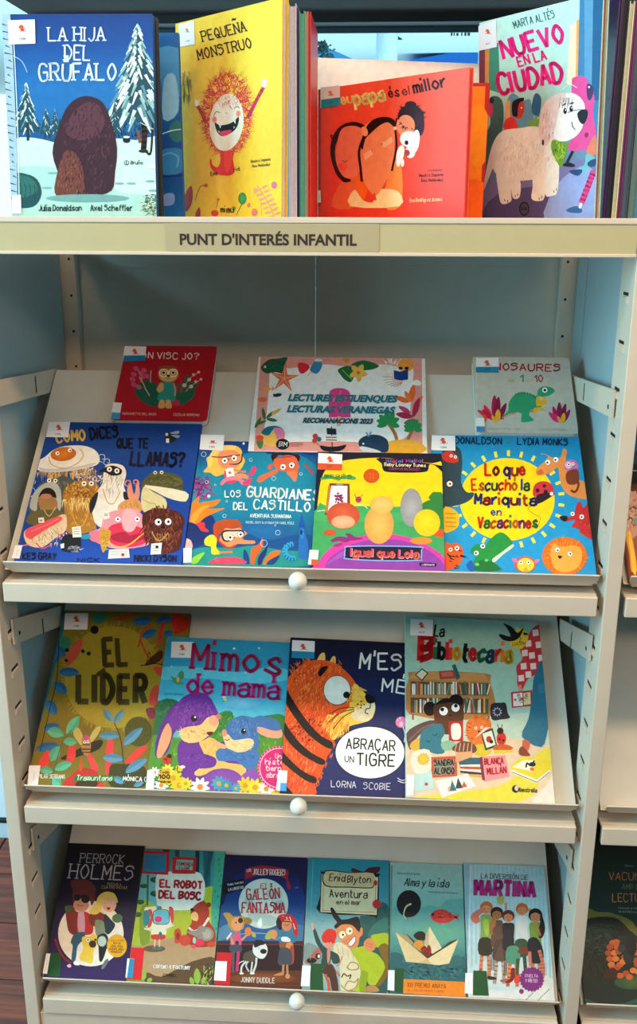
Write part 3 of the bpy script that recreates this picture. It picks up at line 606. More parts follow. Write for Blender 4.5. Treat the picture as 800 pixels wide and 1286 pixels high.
A.l('690,960 660,1040 625,1130', 34, '#d83a78'); A.p('540,1170 590,1150 625,1165 620,1188 560,1186', '#2c5f8c'); A.l('622,1135 615,1160', 14, '#f0ece0')
A.p('185,730 280,715 360,705 440,730 500,780 500,900 480,980 380,1000 250,1010 190,1000 140,960 120,880 135,790', '#eadfd0'); A.p('130,800 150,880 120,960 85,1050 78,1060 90,960', '#e4d6c8')
for t in ('145,900 215,960 232,1090 228,1125 180,1138 162,1080', '225,980 280,1000 280,1095 245,1108 232,1060', '355,930 425,960 418,1100 385,1122 345,1108 352,1040', '430,900 495,880 492,1060 460,1092 420,1080'): A.p(t, '#eee6d8')
A.fuzz(320, 860, 150, 130, '#e0cfc0 #f4eee2 #d8c4bc', 160, 34, 6, 100, 0, .3)
A.p('465,780 545,800 535,860 512,935 480,890 455,830', '#6f9c2c'); A.fuzz(500, 845, 34, 60, '#a8d040 #4f7c20 #8fc030', 50, 26, 6, 100, 0, .5)
A.p('490,560 540,520 600,530 640,580 640,650 625,720 580,770 520,790 475,770 470,680', '#f2ece2'); A.p('395,640 410,590 450,545 500,520 540,530 505,600 480,700 450,780 425,815 395,790 385,720', '#e2c8be')
A.fuzz(560, 560, 60, 24, '#f6f0e6 #e6d8cc', 50, 40, 6, 100, 0, .3); A.fuzz(440, 690, 35, 90, '#d4b0a8 #ecd8d0 #c89c98', 70, 40, 4, 98, 0, .15)
for x in (512, 530, 545, 560, 580): A.l([(x-4, 545), (x-14, 605)], 2.5, '#4a3a3a', 0)
A.p('608,622 650,610 660,640 640,690 618,685 602,650', '#14141c'); A.l('548,628 590,615 640,612', 4, '#14141c'); A.e(533, 620, 10, 17, '#14141c'); A.e(567, 608, 10, 17, '#14141c'); A.e(536, 614, 3, 4, '#fff'[:1]+'ffffff'); A.e(570, 602, 3, 4, '#ffffff')
A.l('518,590 536,578', 7, '#14141c'); A.l('560,578 580,574', 7, '#14141c'); A.l('570,680 575,705 590,725', 5, '#14141c'); A.e(410, 795, 6, 18, '#3a2c2c')
A.l('575,845 545,905', 15, '#1a1a28', 0); A.p('520,925 545,905 585,918 580,932', '#1a1a28')
for x, y in ((195, 1118), (212, 1124), (255, 1095), (268, 1088), (388, 1110), (402, 1100), (470, 1070), (484, 1058)): A.l([(x, y-8), (x+2, y+6)], 4, '#3a2c34', 0)
A.e(305, 1165, 28, 40, '#16161c'); A.e(305, 1165, 22, 32, '#4a4458'); A.tx('blk', 290, 1172, 320, 1172, 18, '#16161c', .2)
A.l('600,490 560,470 520,500', 3, '#f6f0e6'); A.done('cover_illustration')
A.tx('NUEVO', 192, 325, 528, 232, 100, '#ea1478', .2, 0, .05); A.tx('EN LA', 276, 372, 430, 330, 52, '#e6186c', .2, 0, .05); A.tx('CIUDAD', 172, 522, 522, 455, 108, '#ec1270', .2, 0, .05); A.done('title_lettering')
A.tx('MARTA ALTÉS', 252, 160, 478, 98, 42, '#24404c', .1, 0, .06); A.done('author_lettering')
b.st([(52, 145), (150, 110), (154, 262), (50, 285)], None, 'ALT', emblem='#e0661e')
# books behind those covers
def plain(bx, by, w, h, rz, lean, roll, t, col, sp, label, kind='hard', art=None, page='#d8d2c4', grp=TOP):
    b = stand_book(bx, by, w, h, rz, lean, roll, t, col, sp, label, grp, kind, (0, 0, 1), page=page)
    if art: art(b.A); b.A.done('cover_illustration')
    return b
plain(-.372, .052, .186, .262, .4, 3.5, 0, .010, '#20262e', '#20262e', 'dark book standing directly behind the snowy forest hardback', page='#6a4a44')
def blueart(A):
    A.bg('#14589c #1c6cae #124a8c #0e3f7c #15609c', 10); A.p('200,60 240,70 240,120 205,110', '#3f86bc'); A.p('206,100 220,95 224,140 205,150', '#7fb0d0'); A.e(222, 165, 10, 14, '#2c6a6c'); A.l('204,168 216,164 230,162', 1.2, '#bfd8dc'); A.p('200,190 230,188 230,215 202,218', '#2c74a8'); A.l('203,196 214,192 224,198 222,210', 2, '#5f98c0'); A.l('200,222 232,220', 3, '#0a2f68'); A.p('205,245 218,243 218,256 205,258', '#6c86c0')
plain(-.349, .12, .18, .2535, 0, 1, 0, .010, '#14589c', '#0e3f7c', 'deep blue picture book seen between the forest hardback and the yellow one', art=blueart)
def whiteart(A): A.bg('#f8fafb #f6f8fa #f4f6f8', 4)
plain(.008, .240, .258, .2330, 5, 1, -1.5, .008, '#e9edf0', '#e9edf0', 'plain white picture book leaning behind the red landscape hardback', art=whiteart)
def orart(A):
    A.bg('#b8201c', 1); A.p('500,108.5 609.5,108.5 602,290 500,290', '#ee7c12', 0); A.e(600, 170, 16, 40, '#f08a16'); A.p('560,235 610,230 610,290 560,290', '#f0620e')
plain(.174, .137, .086, .1885, -8, 0, -.6, .008, '#b8201c', '#b8201c', 'orange book with a dark red border, half hidden beside the red landscape hardback', art=orart)
# thin books seen edge on, behind the yellow book and at the right end
def edge(x0, x1, xt, yy, h, d, col, page, label, nm='picture_book', grp=TOP):
    """a closed book, opening edge to the front: x0..x1 on the shelf, leaning to xt at its top"""
    t = x1-x0; root = empty(nm); root.location = (x0, yy, .0006); tag(root, label, 'book', grp)
    cm = mat('cover_'+col.strip('#'), col, .4, 0, .05, 60); pm = mat('page_'+page.strip('#'), page, .8, 0, .08, 300)
    MB().box(0, .0012, 0, d, 0, h).build('back_cover', cm, root); MB().box(t-.0012, t, 0, d, 0, h).build('front_cover', cm, root)
    MB().box(.0013, t-.0013, .002, d, .003, h-.003).build('page_block', pm, root)
    MB().box(0, t, d, d+.001, 0, h).build('spine', cm, root)
for px0, px1, tx0, py, Y, col, pg, lb in ((363.4, 372.8, 368, 5, .042, '#c4c0cc', '#b9b4c4', 'thin pale grey book on edge behind the yellow hardback'), (373.2, 376, 375.4, 10, .05, '#3a2a6c', '#3a2a6c', 'very thin violet book on edge beside the pale grey one'),
        (376.3, 382.5, 379.5, 14, .045, '#2f8a74', '#4f9c88', 'thin green book on edge behind the yellow hardback'), (383, 386.5, 386, 15, .05, '#b4a88c', '#c4b79a', 'thin tan book on edge beside the green one'),
        (386.7, 390.2, 389.2, 15, .048, '#c8281e', '#8a3a3c', 'thin red book on edge, last before the white cover')):
    a, c, d = at(px0, 270, Y), at(px1, 270, Y), at(tx0, py, Y); edge(a.x, c.x, d.x, Y, d.z, .15, col, pg, lb)
for px0, px1, tx0, py, Y, col, pg, lb in ((755.2, 759.5, 775.5, -24, .036, '#3a1c58', '#3a2050', 'dark purple book edge near the right end of the top shelf'), (760, 767.5, 783.5, -20, .038, '#14161e', '#1c2030', 'black book edge near the right end of the top shelf'),
        (768, 774, 790, 2, .04, '#d6d0b4', '#b9c0a0', 'cream and green book edge near the right end of the top shelf'), (774.5, 778.5, 794, 2, .042, '#7a2c6c', '#6c2a60', 'narrow magenta book edge right of the cream one'),
        (779, 787, 799, 4, .044, '#3c4a5c', '#48586a', 'slate blue book edge near the frame edge of the top shelf'), (788, 797, 808, 6, .046, '#54706c', '#5f7c78', 'grey green book edge, last at the right of the top shelf')):
    a, c, d = at(px0, 270, Y), at(px1, 270, Y), at(tx0, py, Y); edge(a.x, c.x, d.x, Y, d.z, .2, col, pg, lb)
# ================================================================== FIRST SLOPE
b = Bk(slope(1, -.428, -.172, .0012), .256, .2775, .008, '#12429a', '#0e3684', 'dark blue hardback crowded with odd animals wearing name tags', R1, 'hard', (0, 520, 3.077))
A = b.A; A.bg('#183f86 #14418c #103c8a #123f94 #1546a0', 12)
def curl(A, x, y, s, m=1, col='#b9c8e0', w=2.5):
    A.l([(x, y+14*s), (x-m*14*s, y+6*s), (x-m*8*s, y-10*s), (x+m*6*s, y-10*s), (x+m*8*s, y+2*s), (x, y+4*s)], w, col)
curl(A, 395, 170, 1.2); curl(A, 415, 185, 1); curl(A, 128, 265, 1); curl(A, 120, 300, 1.3, -1); curl(A, 116, 330, 1)
A.fuzz(255, 215, 118, 32, '#c09a50 #a87c3c #d8b870 #8f6a34', 170, 34, 6, 92, 0, .2)
A.p('140,210 142,185 175,165 205,140 250,124 320,122 365,138 384,165 380,192 345,206 280,218 220,224 165,222', '#dcdcd4'); A.p('150,205 190,212 280,206 370,188 345,204 280,216 215,222 165,220', '#b9bcc0')
A.e(245, 155, 50, 27, '#d0761c', '#b5601a', -6); A.l('188,165 200,195 250,210 300,190 322,160 310,135', 4, '#c9a060'); eye(A, 222, 152, 8, .2, 0, .4); eye(A, 270, 140, 8, .2, .1, .4)
# booby seal left, shaggy crab-like one, bird, blob fish, dog, ray
A.p('118,400 112,350 140,290 165,262 210,250 245,240 285,255 290,290 260,340 262,400 250,430 130,430', '#4a5450'); A.fuzz(240, 300, 50, 60, '#3a4442 #5f6a64 #6f7a70', 80, 24, 5, 100, 0, .5)
A.p('115,360 128,310 160,275 200,262 228,280 238,320 232,375 215,345 205,310 180,295 155,305 145,340 140,375', '#a9b0a8'); A.p('150,318 165,292 190,285 212,300 218,325 200,318 170,318', '#1c1614'); A.p('148,322 178,318 215,326 222,360 200,385 165,380 150,350', '#9a7446'); A.e(178, 318, 22, 10, '#b87a5a')
A.p('115,385 165,370 240,380 250,430 110,425', '#5f5a36'); A.l('170,370 190,395 215,360', 3, '#c9b070'); eye(A, 190, 257, 8, 0, 0, .45); eye(A, 214, 258, 8, 0, 0, .45)
A.fuzz(340, 245, 55, 28, '#cfc4c0 #8a7a80 #e8e0da #4a4048', 110, 20, 4, None, 0, 3)
A.p('245,300 275,270 320,255 370,265 388,300 385,340 370,440 300,465 255,450 250,370', '#a8742c'); A.fuzz(315, 300, 66, 34, '#7c5424 #c08a3c #5f421c #d8a850', 100, 18, 6, None, 0, 3); A.fuzz(305, 335, 66, 14, '#e0c070 #c09a50 #f0d890', 70, 36, 5, 90, 0, .3)
for k in range(9): A.l([(262+k*12+(k % 3)*4, 390+(k*37) % 60), (270+k*12, 380+(k*37) % 60), (276+k*12, 392+(k*37) % 60)], 2.5, '#d8a03c')
A.l('275,370 295,425 320,430 345,372', 4, '#d0a048'); eye(A, 325, 269, 10, 0, 0, .4); eye(A, 353, 269, 10, 0, 0, .4)
A.p('362,405 355,350 375,300 395,270 400,230 410,198 440,192 475,200 488,230 478,275 488,310 480,370 470,420 400,440 372,425', '#e0dcd0'); A.fuzz(435, 260, 44, 40, '#b9b4aa #8c8880 #f2eee4', 80, 24, 3, 100, 0, .3); A.p('345,360 352,330 380,300 370,350 352,385', '#23222c'); A.p('478,300 500,310 500,330 480,330', '#23222c')
A.p('382,222 410,205 440,200 470,215 465,235 430,238 408,226', '#1c1e24'); eye(A, 423, 214, 10, 0, 0, .4); eye(A, 452, 220, 10, 0, 0, .4); A.l('398,290 415,340 440,345 465,300', 4, '#c9a868')
A.p('545,285 560,250 600,222 650,226 700,245 708,290 720,330 700,338 640,318 590,300', '#4f4e28'); A.fuzz(630, 270, 70, 34, '#6a683c #3c3c20 #5f5c30', 80, 18, 6, 0, 0, .5); A.p('560,275 600,300 650,325 700,338 722,334 716,300', '#dcd0b0'); A.p('560,280 590,300 640,330 640,370 600,385 555,378 545,340 548,300', '#cfc08c'); A.l('552,330 580,345 600,348 602,375', 3, '#a89050')
eye(A, 600, 227, 7, 0, .1, .5, '#d8d8c0'); eye(A, 625, 226, 7, 0, .1, .5, '#d8d8c0')
A.p('500,330 492,290 505,262 512,290 520,310 530,262 540,290 535,330', '#d88a70'); curl(A, 496, 268, .9, 1, '#d88a80', 5); curl(A, 524, 266, .9, -1, '#d88a80', 5); A.p('455,360 480,335 530,328 548,355 540,380 470,380', '#cf8f50'); A.fuzz(500, 355, 40, 20, '#b8743c #e0a868', 40, 16, 4, 90, 0, .4)
A.p('345,480 350,455 390,440 400,400 430,378 480,368 530,372 555,400 560,440 590,460 580,500 540,515 450,522 380,500', '#ea8f98'); A.p('350,455 345,480 365,495 400,495 400,455', '#e8707c'); A.p('420,440 470,420 500,428 545,440 575,470 560,500 500,515 430,500', '#d8304c'); A.p('430,470 480,455 500,470 540,462 560,480 500,500 440,490', '#a81c38')
A.p('480,370 520,372 530,420 515,452 490,455 472,430', '#f0a4a8'); eye(A, 456, 407, 11, 0, 0, .4); eye(A, 531, 407, 11, 0, 0, .4); A.l('420,490 445,515 500,505 555,460', 5, '#e0b040')
A.p('387,450 400,442 425,450 428,470 410,520 398,536 388,500', '#c89030'); A.fuzz(408, 485, 15, 40, '#a87424 #e0b050', 30, 10, 5, None, 0, 3)
A.p('550,400 560,380 600,365 650,368 690,380 712,410 705,450 695,520 640,540 590,530 570,480 552,440', '#4a1c14'); A.fuzz(630, 440, 78, 90, '#3a140e #6c2c1c #54201a #8a3c24', 260, 26, 6, 95, 0, .8); A.fuzz(628, 470, 30, 20, '#8a5030 #a8683c', 40, 14, 4, 90, 0, .4)
eye(A, 612, 418, 13, .1, 0, .42); eye(A, 650, 417, 13, .1, 0, .42); A.e(630, 438, 9, 6, '#140a08'); A.l('588,455 600,480 620,490 650,460', 3, '#c9a850')
A.p('92,465 105,445 160,425 215,400 245,388 258,400 255,450 215,480 165,515 120,512 100,495', '#d8c09c'); A.fuzz(180, 465, 78, 40, '#f0e0c0 #c0a478 #a8906c', 120, 16, 4, 80, 0, .7); A.p('98,470 105,445 160,422 225,396 240,410 190,440 140,472 118,485', '#e0505c'); A.l('120,455 150,442 190,425 225,405', 3, '#f08088'); A.l('140,500 165,520 200,505', 5, '#d84860'); A.l('225,470 250,462', 5, '#d84860'); eye(A, 198, 456, 6); A.l('80,512 95,508 112,505', 5, '#e080b0')
A.p('235,515 240,480 265,465 310,480 305,530 250,532', '#16181e'); A.fuzz(285, 522, 26, 12, '#5f6468 #8a8f90 #c9ccd0', 40, 16, 4, 0, 0, .5); A.p('315,470 345,465 350,480 320,485', '#2c8a9c')
for q in ('148,402 170,400 172,420 150,422', '278,438 312,434 316,476 282,478', '585,502 626,498 622,542 582,544', '422,525 498,522 502,556 418,560', '398,378 420,376 425,402 402,410', '234,504 248,500 248,518 236,520'):
    A.p(q, '#e4e0d2', 0); P = A.pts(q); x0, y0 = P[0]; x1, y2 = P[2]
    for k in range(3): A.l([(x0+6, y0+8+k*(y2-y0-12)/3), (x1-8, y0+8+k*(y2-y0-12)/3)], 2.2, '#8a8478', 0)
A.e(607, 515, 6, 6, '#1a1616'); A.e(475, 545, 6, 7, '#b82a34')
A.p('640,78 655,72 680,88 678,105 655,112 645,100', '#20242c'); A.p('655,75 690,66 688,78', '#9aa8b8'); A.p('660,82 694,84 686,94', '#8a98a8'); A.p('642,96 654,96 654,112 642,112', '#d8dcd8', 0); A.l('640,90 634,100', 2, '#20242c'); A.e(645, 80, 6, 6, '#c9c9b0')
A.l('75,500 120,310 190,30', 4, '#2c58b0', 0)
A.done('cover_illustration')
A.tx('CÓMO', 220, 110, 330, 102, 40, '#e0b450', .2, 0, .06); A.tx('DICES', 352, 99, 456, 90, 42, '#16142a', .2, 0, .06); A.tx('QUE TE', 452, 131, 572, 133, 36, '#16142a', .2, 0, .06); A.tx('LLAMAS?', 503, 198, 708, 206, 52, '#15132a', .2, 0, .06, slant=.1); A.done('title_lettering')
A.tx('KES GRAY', 88, 562, 216, 562, 24, '#101430', .2, 0, .05); A.tx('NICK', 300, 572, 385, 572, 14, '#101430', .2); A.tx('NIKKI DYSON', 520, 571, 680, 571, 24, '#101430', .2, 0, .05); A.done('author_lettering')
b.st([(190, 32), (272, 32), (264, 92), (178, 90)]); b.st([(60, 508), (88, 508), (76, 560), (46, 558)], name='spine_label')

b = Bk(slope(1, -.1705, .046, .0012), .2165, .243, .008, '#0f4f8c', '#10306c', 'blue hardback with three children diving under the sea, second on the first slope', R1, 'hard', (230, 530, 4.706))
A = b.A; A.bg('#0f3a80 #11508e #1a86a0 #1688a0 #127a98 #125c8c #0f4888 #107088', 16)
A.e(520, 350, 300, 190, '#1a8ca4', '#147a9a'); A.e(480, 640, 160, 60, '#1c6aa4', '#125c8c'); A.p('420,60 800,60 800,200 600,160 500,190', '#12346c'); A.p('50,660 200,690 350,650 500,700 700,660 800,700 800,740 50,750', '#124a86')
A.p('50,760 150,740 300,745 420,730 600,760 740,770 750,850 40,850', '#1c8a80'); A.p('60,600 60,540 180,560 185,700 130,720 50,740', '#14306c')
A.fuzz(110, 385, 55, 70, '#8c2470 #a83484 #6f1c60', 120, 22, 10, None, 0, 3); A.l('70,480 100,400 140,340', 8, '#7a1c64'); A.l('120,460 150,420 190,430', 8, '#a02c7c')
A.p('20,600 40,500 95,436 92,480 130,470 180,465 222,458 190,495 140,510 190,512 248,510 190,535 130,565 85,600', '#ee7c1e'); A.p('40,590 60,540 110,500 160,490 110,530 70,590', '#f59a34')
# girl, boy upside, boy bottom
A.p('190,150 240,138 310,140 345,165 350,200 365,230 340,280 300,310 250,305 195,322 160,300 120,295 145,260 138,215 165,195', '#f0b850'); A.p('190,150 240,138 310,142 300,165 230,172 185,200 170,250 150,270 150,215', '#f8cc6c')
A.p('205,205 225,175 290,165 330,185 345,215 330,255 300,275 250,278 215,255', '#e88a60'); A.l('170,205 230,208 285,200 335,195', 6, '#23262e'); eye(A, 246, 228, 17, 0, .1, .4); eye(A, 302, 214, 17, -.1, .1, .4); A.e(268, 222, 7, 4, '#23262e'); A.l('280,250 320,248 345,230 348,190', 7, '#23262e'); A.e(282, 250, 9, 5, '#d03848')
A.p('245,290 262,275 295,272 300,300 310,345 285,352 250,340', '#f2eee6'); A.p('243,295 250,285 258,330 246,335', '#d8405c'); A.e(276, 300, 9, 8, '#e0405c'); A.p('245,335 310,318 315,350 280,365 250,355', '#d8405c')
A.l('300,283 340,292 368,294', 13, '#e88a60'); A.p('220,370 230,345 265,325 320,318 350,340 370,355 350,372 320,345 260,350 235,372', '#e87888'); A.p('310,310 350,305 385,318 380,338 340,330 315,340', '#e88a60'); A.p('365,372 350,360 385,340 405,330 400,355 380,380', '#e83c6c'); A.p('375,315 395,300 412,265 432,268 428,295 405,318', '#e83c6c')
A.p('530,185 680,190 682,235 660,205 620,198 580,205 550,225 530,235', '#2c1a1c'); A.p('535,225 570,205 620,196 660,205 678,235 680,290 672,330 660,348 640,335 620,300 560,285 540,262', '#d8603c'); A.p('610,300 650,290 672,300 668,345 655,350 635,325', '#e87850'); eye(A, 590, 266, 17, 0, .1, .4); eye(A, 642, 256, 17, -.1, .1, .4); A.e(512, 268, 12, 16, '#d8603c'); A.e(678, 262, 10, 12, '#d8603c')
A.l('550,210 640,205', 6, '#8a2c3c'); A.e(575, 205, 18, 10, '#5f6a80'); A.p('450,322 500,300 545,282 560,300 510,325 480,345 460,358 436,350', '#dc6a44'); A.p('500,255 530,262 545,245', '#c85a38'); A.l('720,250 770,310', 12, '#b03c3c')
A.p('178,640 185,600 230,580 290,575 330,585 350,625 320,618 290,630 250,625 230,660 210,665 195,700', '#b8481c'); A.p('230,660 250,628 290,632 335,625 352,650 345,690 385,700 420,702 424,718 380,722 320,722 270,740 225,720 215,690', '#e88a54'); A.p('330,640 380,660 300,712 360,700 330,690', '#e88a54')
A.p('225,660 245,640 300,640 350,640 362,665 340,690 300,688 270,708 240,705 228,685', '#2c2420'); A.p('235,665 250,650 300,648 345,648 352,665 335,682 300,682 268,700 245,695', '#f0c8a0'); eye(A, 280, 683, 18, -.1, 0, .42); eye(A, 340, 665, 17, 0, 0, .42); A.p('300,690 335,680 350,695 320,712', '#e88a54')
A.l('205,640 205,690 230,722 270,745 310,730', 10, '#e03424'); A.p('130,690 160,668 185,672 200,700 195,740 215,765 225,765 222,780 170,782 165,740 135,730 125,715', '#e8d020'); A.l('215,772 260,770 290,770', 13, '#e88a54'); A.p('70,625 80,600 125,595 130,625 150,640 148,652 110,645 80,645', '#e83838'); A.p('20,600 75,605 110,650 128,690 90,710 45,712 20,700', '#142a64'); A.p('5,720 15,690 45,700 55,745 10,748', '#f0b0a0')
A.p('680,780 690,630 685,620 700,540 712,620 708,635 735,700 740,800 700,810', '#1c6ab0'); A.p('700,540 722,625 682,625', '#1450a0', 0); A.p('688,632 715,632 712,690 695,690', '#2480c4', 0); A.p('692,640 704,640 704,665 694,665', '#0a2c64')
for k in range(9):
    a = math.radians(-100-k*22); x, y = 650+50*math.cos(a), 765+42*math.sin(a); A.e(x, y, 17, 12, '#2c9cc0', rot=math.degrees(a)); A.e(x, y+6, 14, 5, '#1450a0', rot=math.degrees(a))
A.p('400,835 400,780 410,745 450,720 470,685 472,730 455,765 430,800 420,840', '#ee5c24'); A.p('470,840 500,790 530,765 580,765 545,800 500,822 490,842', '#ee6c24'); A.p('440,842 445,800 470,765 498,735 490,780 470,815 462,842', '#1a2a6c'); A.p('365,835 355,800 362,752 385,790 392,838', '#143a7c'); A.p('495,842 520,812 570,790 550,825 530,842', '#143a7c')
A.p('155,838 190,810 260,798 330,803 370,838', '#e0405c'); A.p('180,820 200,800 210,830', '#f0506c'); A.p('50,838 60,800 130,770 100,815 80,838', '#8ac43c')
for x, y, r in ((341, 105, 11), (358, 128, 6), (122, 192, 14), (400, 225, 9), (536, 335, 12), (696, 308, 8), (140, 356, 9), (152, 440, 9), (245, 556, 10), (560, 655, 14), (478, 718, 20), (258, 470, 5), (190, 372, 5), (545, 612, 5)): A.l([(x+r*math.cos(k), y+r*math.sin(k)) for k in (0, 1.05, 2.1, 3.14, 4.2, 5.25)], 2.4, '#c9e4ec', 1, closed=True)
A.e(358, 128, 5, 5, '#e8f4f4'); A.e(152, 440, 6, 6, '#e8f4f4'); A.l('60,90 100,90 110,400 55,420 40,600', 2, '#1c58a0', 0)
A.done('cover_illustration')
A.tx('LOS', 248, 445, 338, 445, 38, '#eef2ea', .17, 0, .06); A.tx('GUARDIANES', 376, 440, 800, 462, 56, '#eef2ea', .19, 0, .06, slant=.05); A.tx('DEL', 298, 518, 380, 518, 40, '#eef2ea', .17, 0, .06); A.tx('CASTILLO', 418, 512, 748, 528, 52, '#eef2ea', .18, 0, .06); A.done('title_lettering')
A.tx('AVENTURA SUBMARINA', 396, 564, 638, 570, 20, '#dfecec', .19); A.tx('RACHEL GOUYT ILUSTRADO POR ISABEL PÉREZ', 372, 600, 655, 606, 13, '#b9dce4', .15); A.done('author_lettering')
b.st([(105, 76), (245, 80), (236, 172), (98, 165)]); b.st([(2, 748), (52, 748), (50, 832), (2, 834)], name='spine_label')

b = Bk(slope(1, .0225, .2195, .0012, .0105, .0105), .197, .217, .008, '#181830', '#181c3c', 'hardback with yellow sky, green hill and magenta mound, third on the first slope', R1, 'hard', (385, 560, 4.444))
A = b.A; A.bg('#1c1a2c', 1)
A.p('60,380 64,300 84,180 130,110 230,78 420,66 560,84 700,98 762,118 764,480 764,700 60,700', '#f2ca18'); A.p('60,340 130,345 300,335 500,340 700,330 764,350 764,700 60,700', '#3aa05c'); A.p('62,350 180,360 340,385 500,380 764,350 764,700 62,700', '#3f9c58')
A.p('64,350 140,360 250,366 340,380 430,378 640,372 764,392 764,420 64,420', '#44a460'); A.l('60,365 150,352 300,330 340,350', 4, '#e8d8c0')
A.p('690,300 680,290 700,262 725,258 764,280 764,470 700,470 650,360 640,330 665,310', '#2f7a38'); A.p('700,480 740,465 764,470 764,510 720,505', '#d8502c')
A.p('70,650 110,590 200,530 320,500 420,488 520,500 620,525 700,570 764,620 764,705 70,705', '#e8389c'); A.p('95,700 125,630 220,565 330,528 430,518 540,530 640,560 720,610 764,660 764,710 95,710', '#8f3c9c'); A.p('110,660 180,600 300,545 250,590 160,640', '#a04cac')
A.p('410,66 764,112 764,150 720,112 686,105 680,130 660,146 560,150 450,146 425,130 420,100', '#1a1628'); A.e(362, 168, 45, 40, '#e0641c', '#c8481a'); A.l('322,165 402,172', 2, '#b03c14', 0); A.l('362,130 364,206', 2, '#b03c14', 0); A.l('335,140 345,170 338,198', 2, '#b03c14'); A.l('390,140 380,170 388,198', 2, '#b03c14')
A.p('128,208 240,212 244,360 205,392 100,385', '#7a3c24', 0); A.p('140,222 228,224 226,370 112,372', '#f0ece2', 0); A.p('120,225 138,222 118,375 104,372', '#b8743c', 0); A.p('165,208 205,210 205,222 168,220', '#8a8c90', 0)
for k in range(14): a = k*.9; A.e(182+26*math.cos(a)*(.4+k % 3*.3), 290+26*math.sin(a)*(.4+k % 3*.3), 9-k % 4, 7-k % 3, '#8a2458')
A.l('160,320 180,280 200,310 170,270', 5, '#8a2458'); A.p('80,180 120,160 170,175 220,165 270,172 268,190 200,184 180,195 140,184 84,190', '#4a9c4c'); A.tx('BEBÉS', 100, 180, 250, 182, 18, '#2c6a34', .2)
A.p('135,525 180,505 230,510 215,490 245,490 270,508 315,515 290,525 240,530 220,540 180,532 145,538', '#8a2870'); A.e(175, 553, 28, 9, '#a02c7c', rot=-14); A.e(290, 300, 17, 18, '#a83060'); A.l('275,290 268,270', 4, '#a83060'); A.l('300,288 312,272', 4, '#a83060')
# plain coloured bushes where the printed characters stood (characters left out)
A.e(205, 390, 92, 74, '#d8603c', '#c24a2c'); A.e(205, 425, 66, 36, '#e8b088', '#d89a70'); A.e(405, 440, 82, 108, '#eab45c', '#d89a44'); A.e(420, 330, 66, 50, '#efc070', '#e0a850'); A.e(585, 345, 62, 108, '#aaa6a4', '#8f8c8c'); A.e(672, 430, 74, 76, '#f4d020', '#e8bc18'); A.e(640, 530, 62, 20, '#e8882c'); A.e(130, 485, 34, 18, '#c8502c')
A.done('cover_illustration')
A.p('225,560 380,556 632,562 645,580 642,630 628,642 420,644 225,634 210,618 213,575', '#7fa8e0'); A.p('230,566 380,562 628,568 638,582 636,626 624,636 420,638 230,628 217,614 219,578', '#16142c'); A.tx('Igual que Lola', 248, 612, 622, 624, 40, '#f0406c #f06048', .26, 0, .04, shadow=(2, 3, '#f0b0b0')); A.done('title_lettering')
A.tx('¡Hola! Hello!', 445, 95, 650, 92, 18, '#c040a0 #6080d0 #e06080', .2); A.tx('Baby Looney Tunes', 434, 112, 664, 118, 17, '#f2e8b0', .22); A.tx('CUENTOS BILINGÜES', 460, 134, 632, 138, 11, '#c04080', .18); A.p('636,652 718,655 724,664 718,674 638,672 630,662', '#1a1628'); A.tx('LIBERANTE', 644, 668, 714, 670, 9, '#e8d8e8', .18); A.done('series_lettering')
b.st([(66, 42), (200, 50), (196, 136), (62, 132)], '#d8502c', 'LET'); b.st([(18, 582), (68, 584), (60, 668), (8, 664)], '#e0502c', name='spine_label')

b = Bk(slope(1, .2050, .4405, .0012), .2355, .262, .009, '#1c8fc0', '#1478a8', 'bright blue hardback with a big yellow sun ringed by animal heads', R1, 'hard', (530, 520, 2.963))
A = b.A; A.bg('#1a86b8 #1c90c4 #1e96cc #1c90c8', 8)
for k in range(26):
    a = 2*math.pi*k/26+.12; x, y = 322+198*math.cos(a), 318+172*math.sin(a); A.l([(x-9*math.cos(a), y-9*math.sin(a)), (x+9*math.cos(a), y+9*math.sin(a))], 11, '#f0d838', 0)
A.e(317, 318, 177, 154, '#f6d916', '#f2d010', n=40); A.p('385,350 410,330 450,345 440,380 425,400 440,430', '#f2d010'); A.l('425,330 395,352 415,372 440,385 432,415', 1.6, '#6a5a20')
A.p('75,140 100,110 140,130 150,180 145,250 165,290 192,292 185,315 150,335 100,345 70,340', '#2c4450'); A.e(102, 260, 12, 16, '#1a2c34'); eye(A, 103, 260, 11, .1, 0, .35); A.p('75,150 100,138 125,150 136,175 110,182 80,172', '#c8342c'); eye(A, 108, 156, 6); eye(A, 124, 160, 6)
A.p('80,352 110,350 136,375 136,415 110,436 80,436', '#f0b820'); 
for k in range(4): A.l([(88, 370+k*16), (126, 372+k*16)], 2.5, '#8a6a10', 0)
A.p('426,205 470,160 440,148 460,150 490,165 515,160 525,130 540,138 535,165 540,200 570,240 625,262 622,315 560,308 525,280 512,240 505,200 480,215 450,228 428,228', '#e08a44'); eye(A, 468, 180, 10, -.2, .1, .4); eye(A, 498, 170, 10, -.2, .1, .4); A.p('430,215 445,205 452,222 432,226', '#c8642c')
A.e(555, 192, 27, 22, '#b86aa8'); A.e(545, 190, 14, 14, '#e0a8c8'); eye(A, 546, 188, 7); eye(A, 562, 186, 6); A.p('540,215 575,205 585,235 575,260 545,262 535,240', '#7a3a24'); A.l('575,225 582,265 570,290 555,285', 8, '#7a3a24')
A.p('412,290 420,262 450,250 480,260 492,290 485,300 450,310 418,308', '#c8343c'); A.p('430,335 430,300 490,294 485,305', '#2a1a20'); A.e(430, 285, 7, 8, '#2a1a20'); A.e(455, 268, 7, 6, '#2a1a20'); A.e(460, 290, 8, 8, '#2a1a20'); A.e(482, 297, 7, 7, '#e8e4da'); 
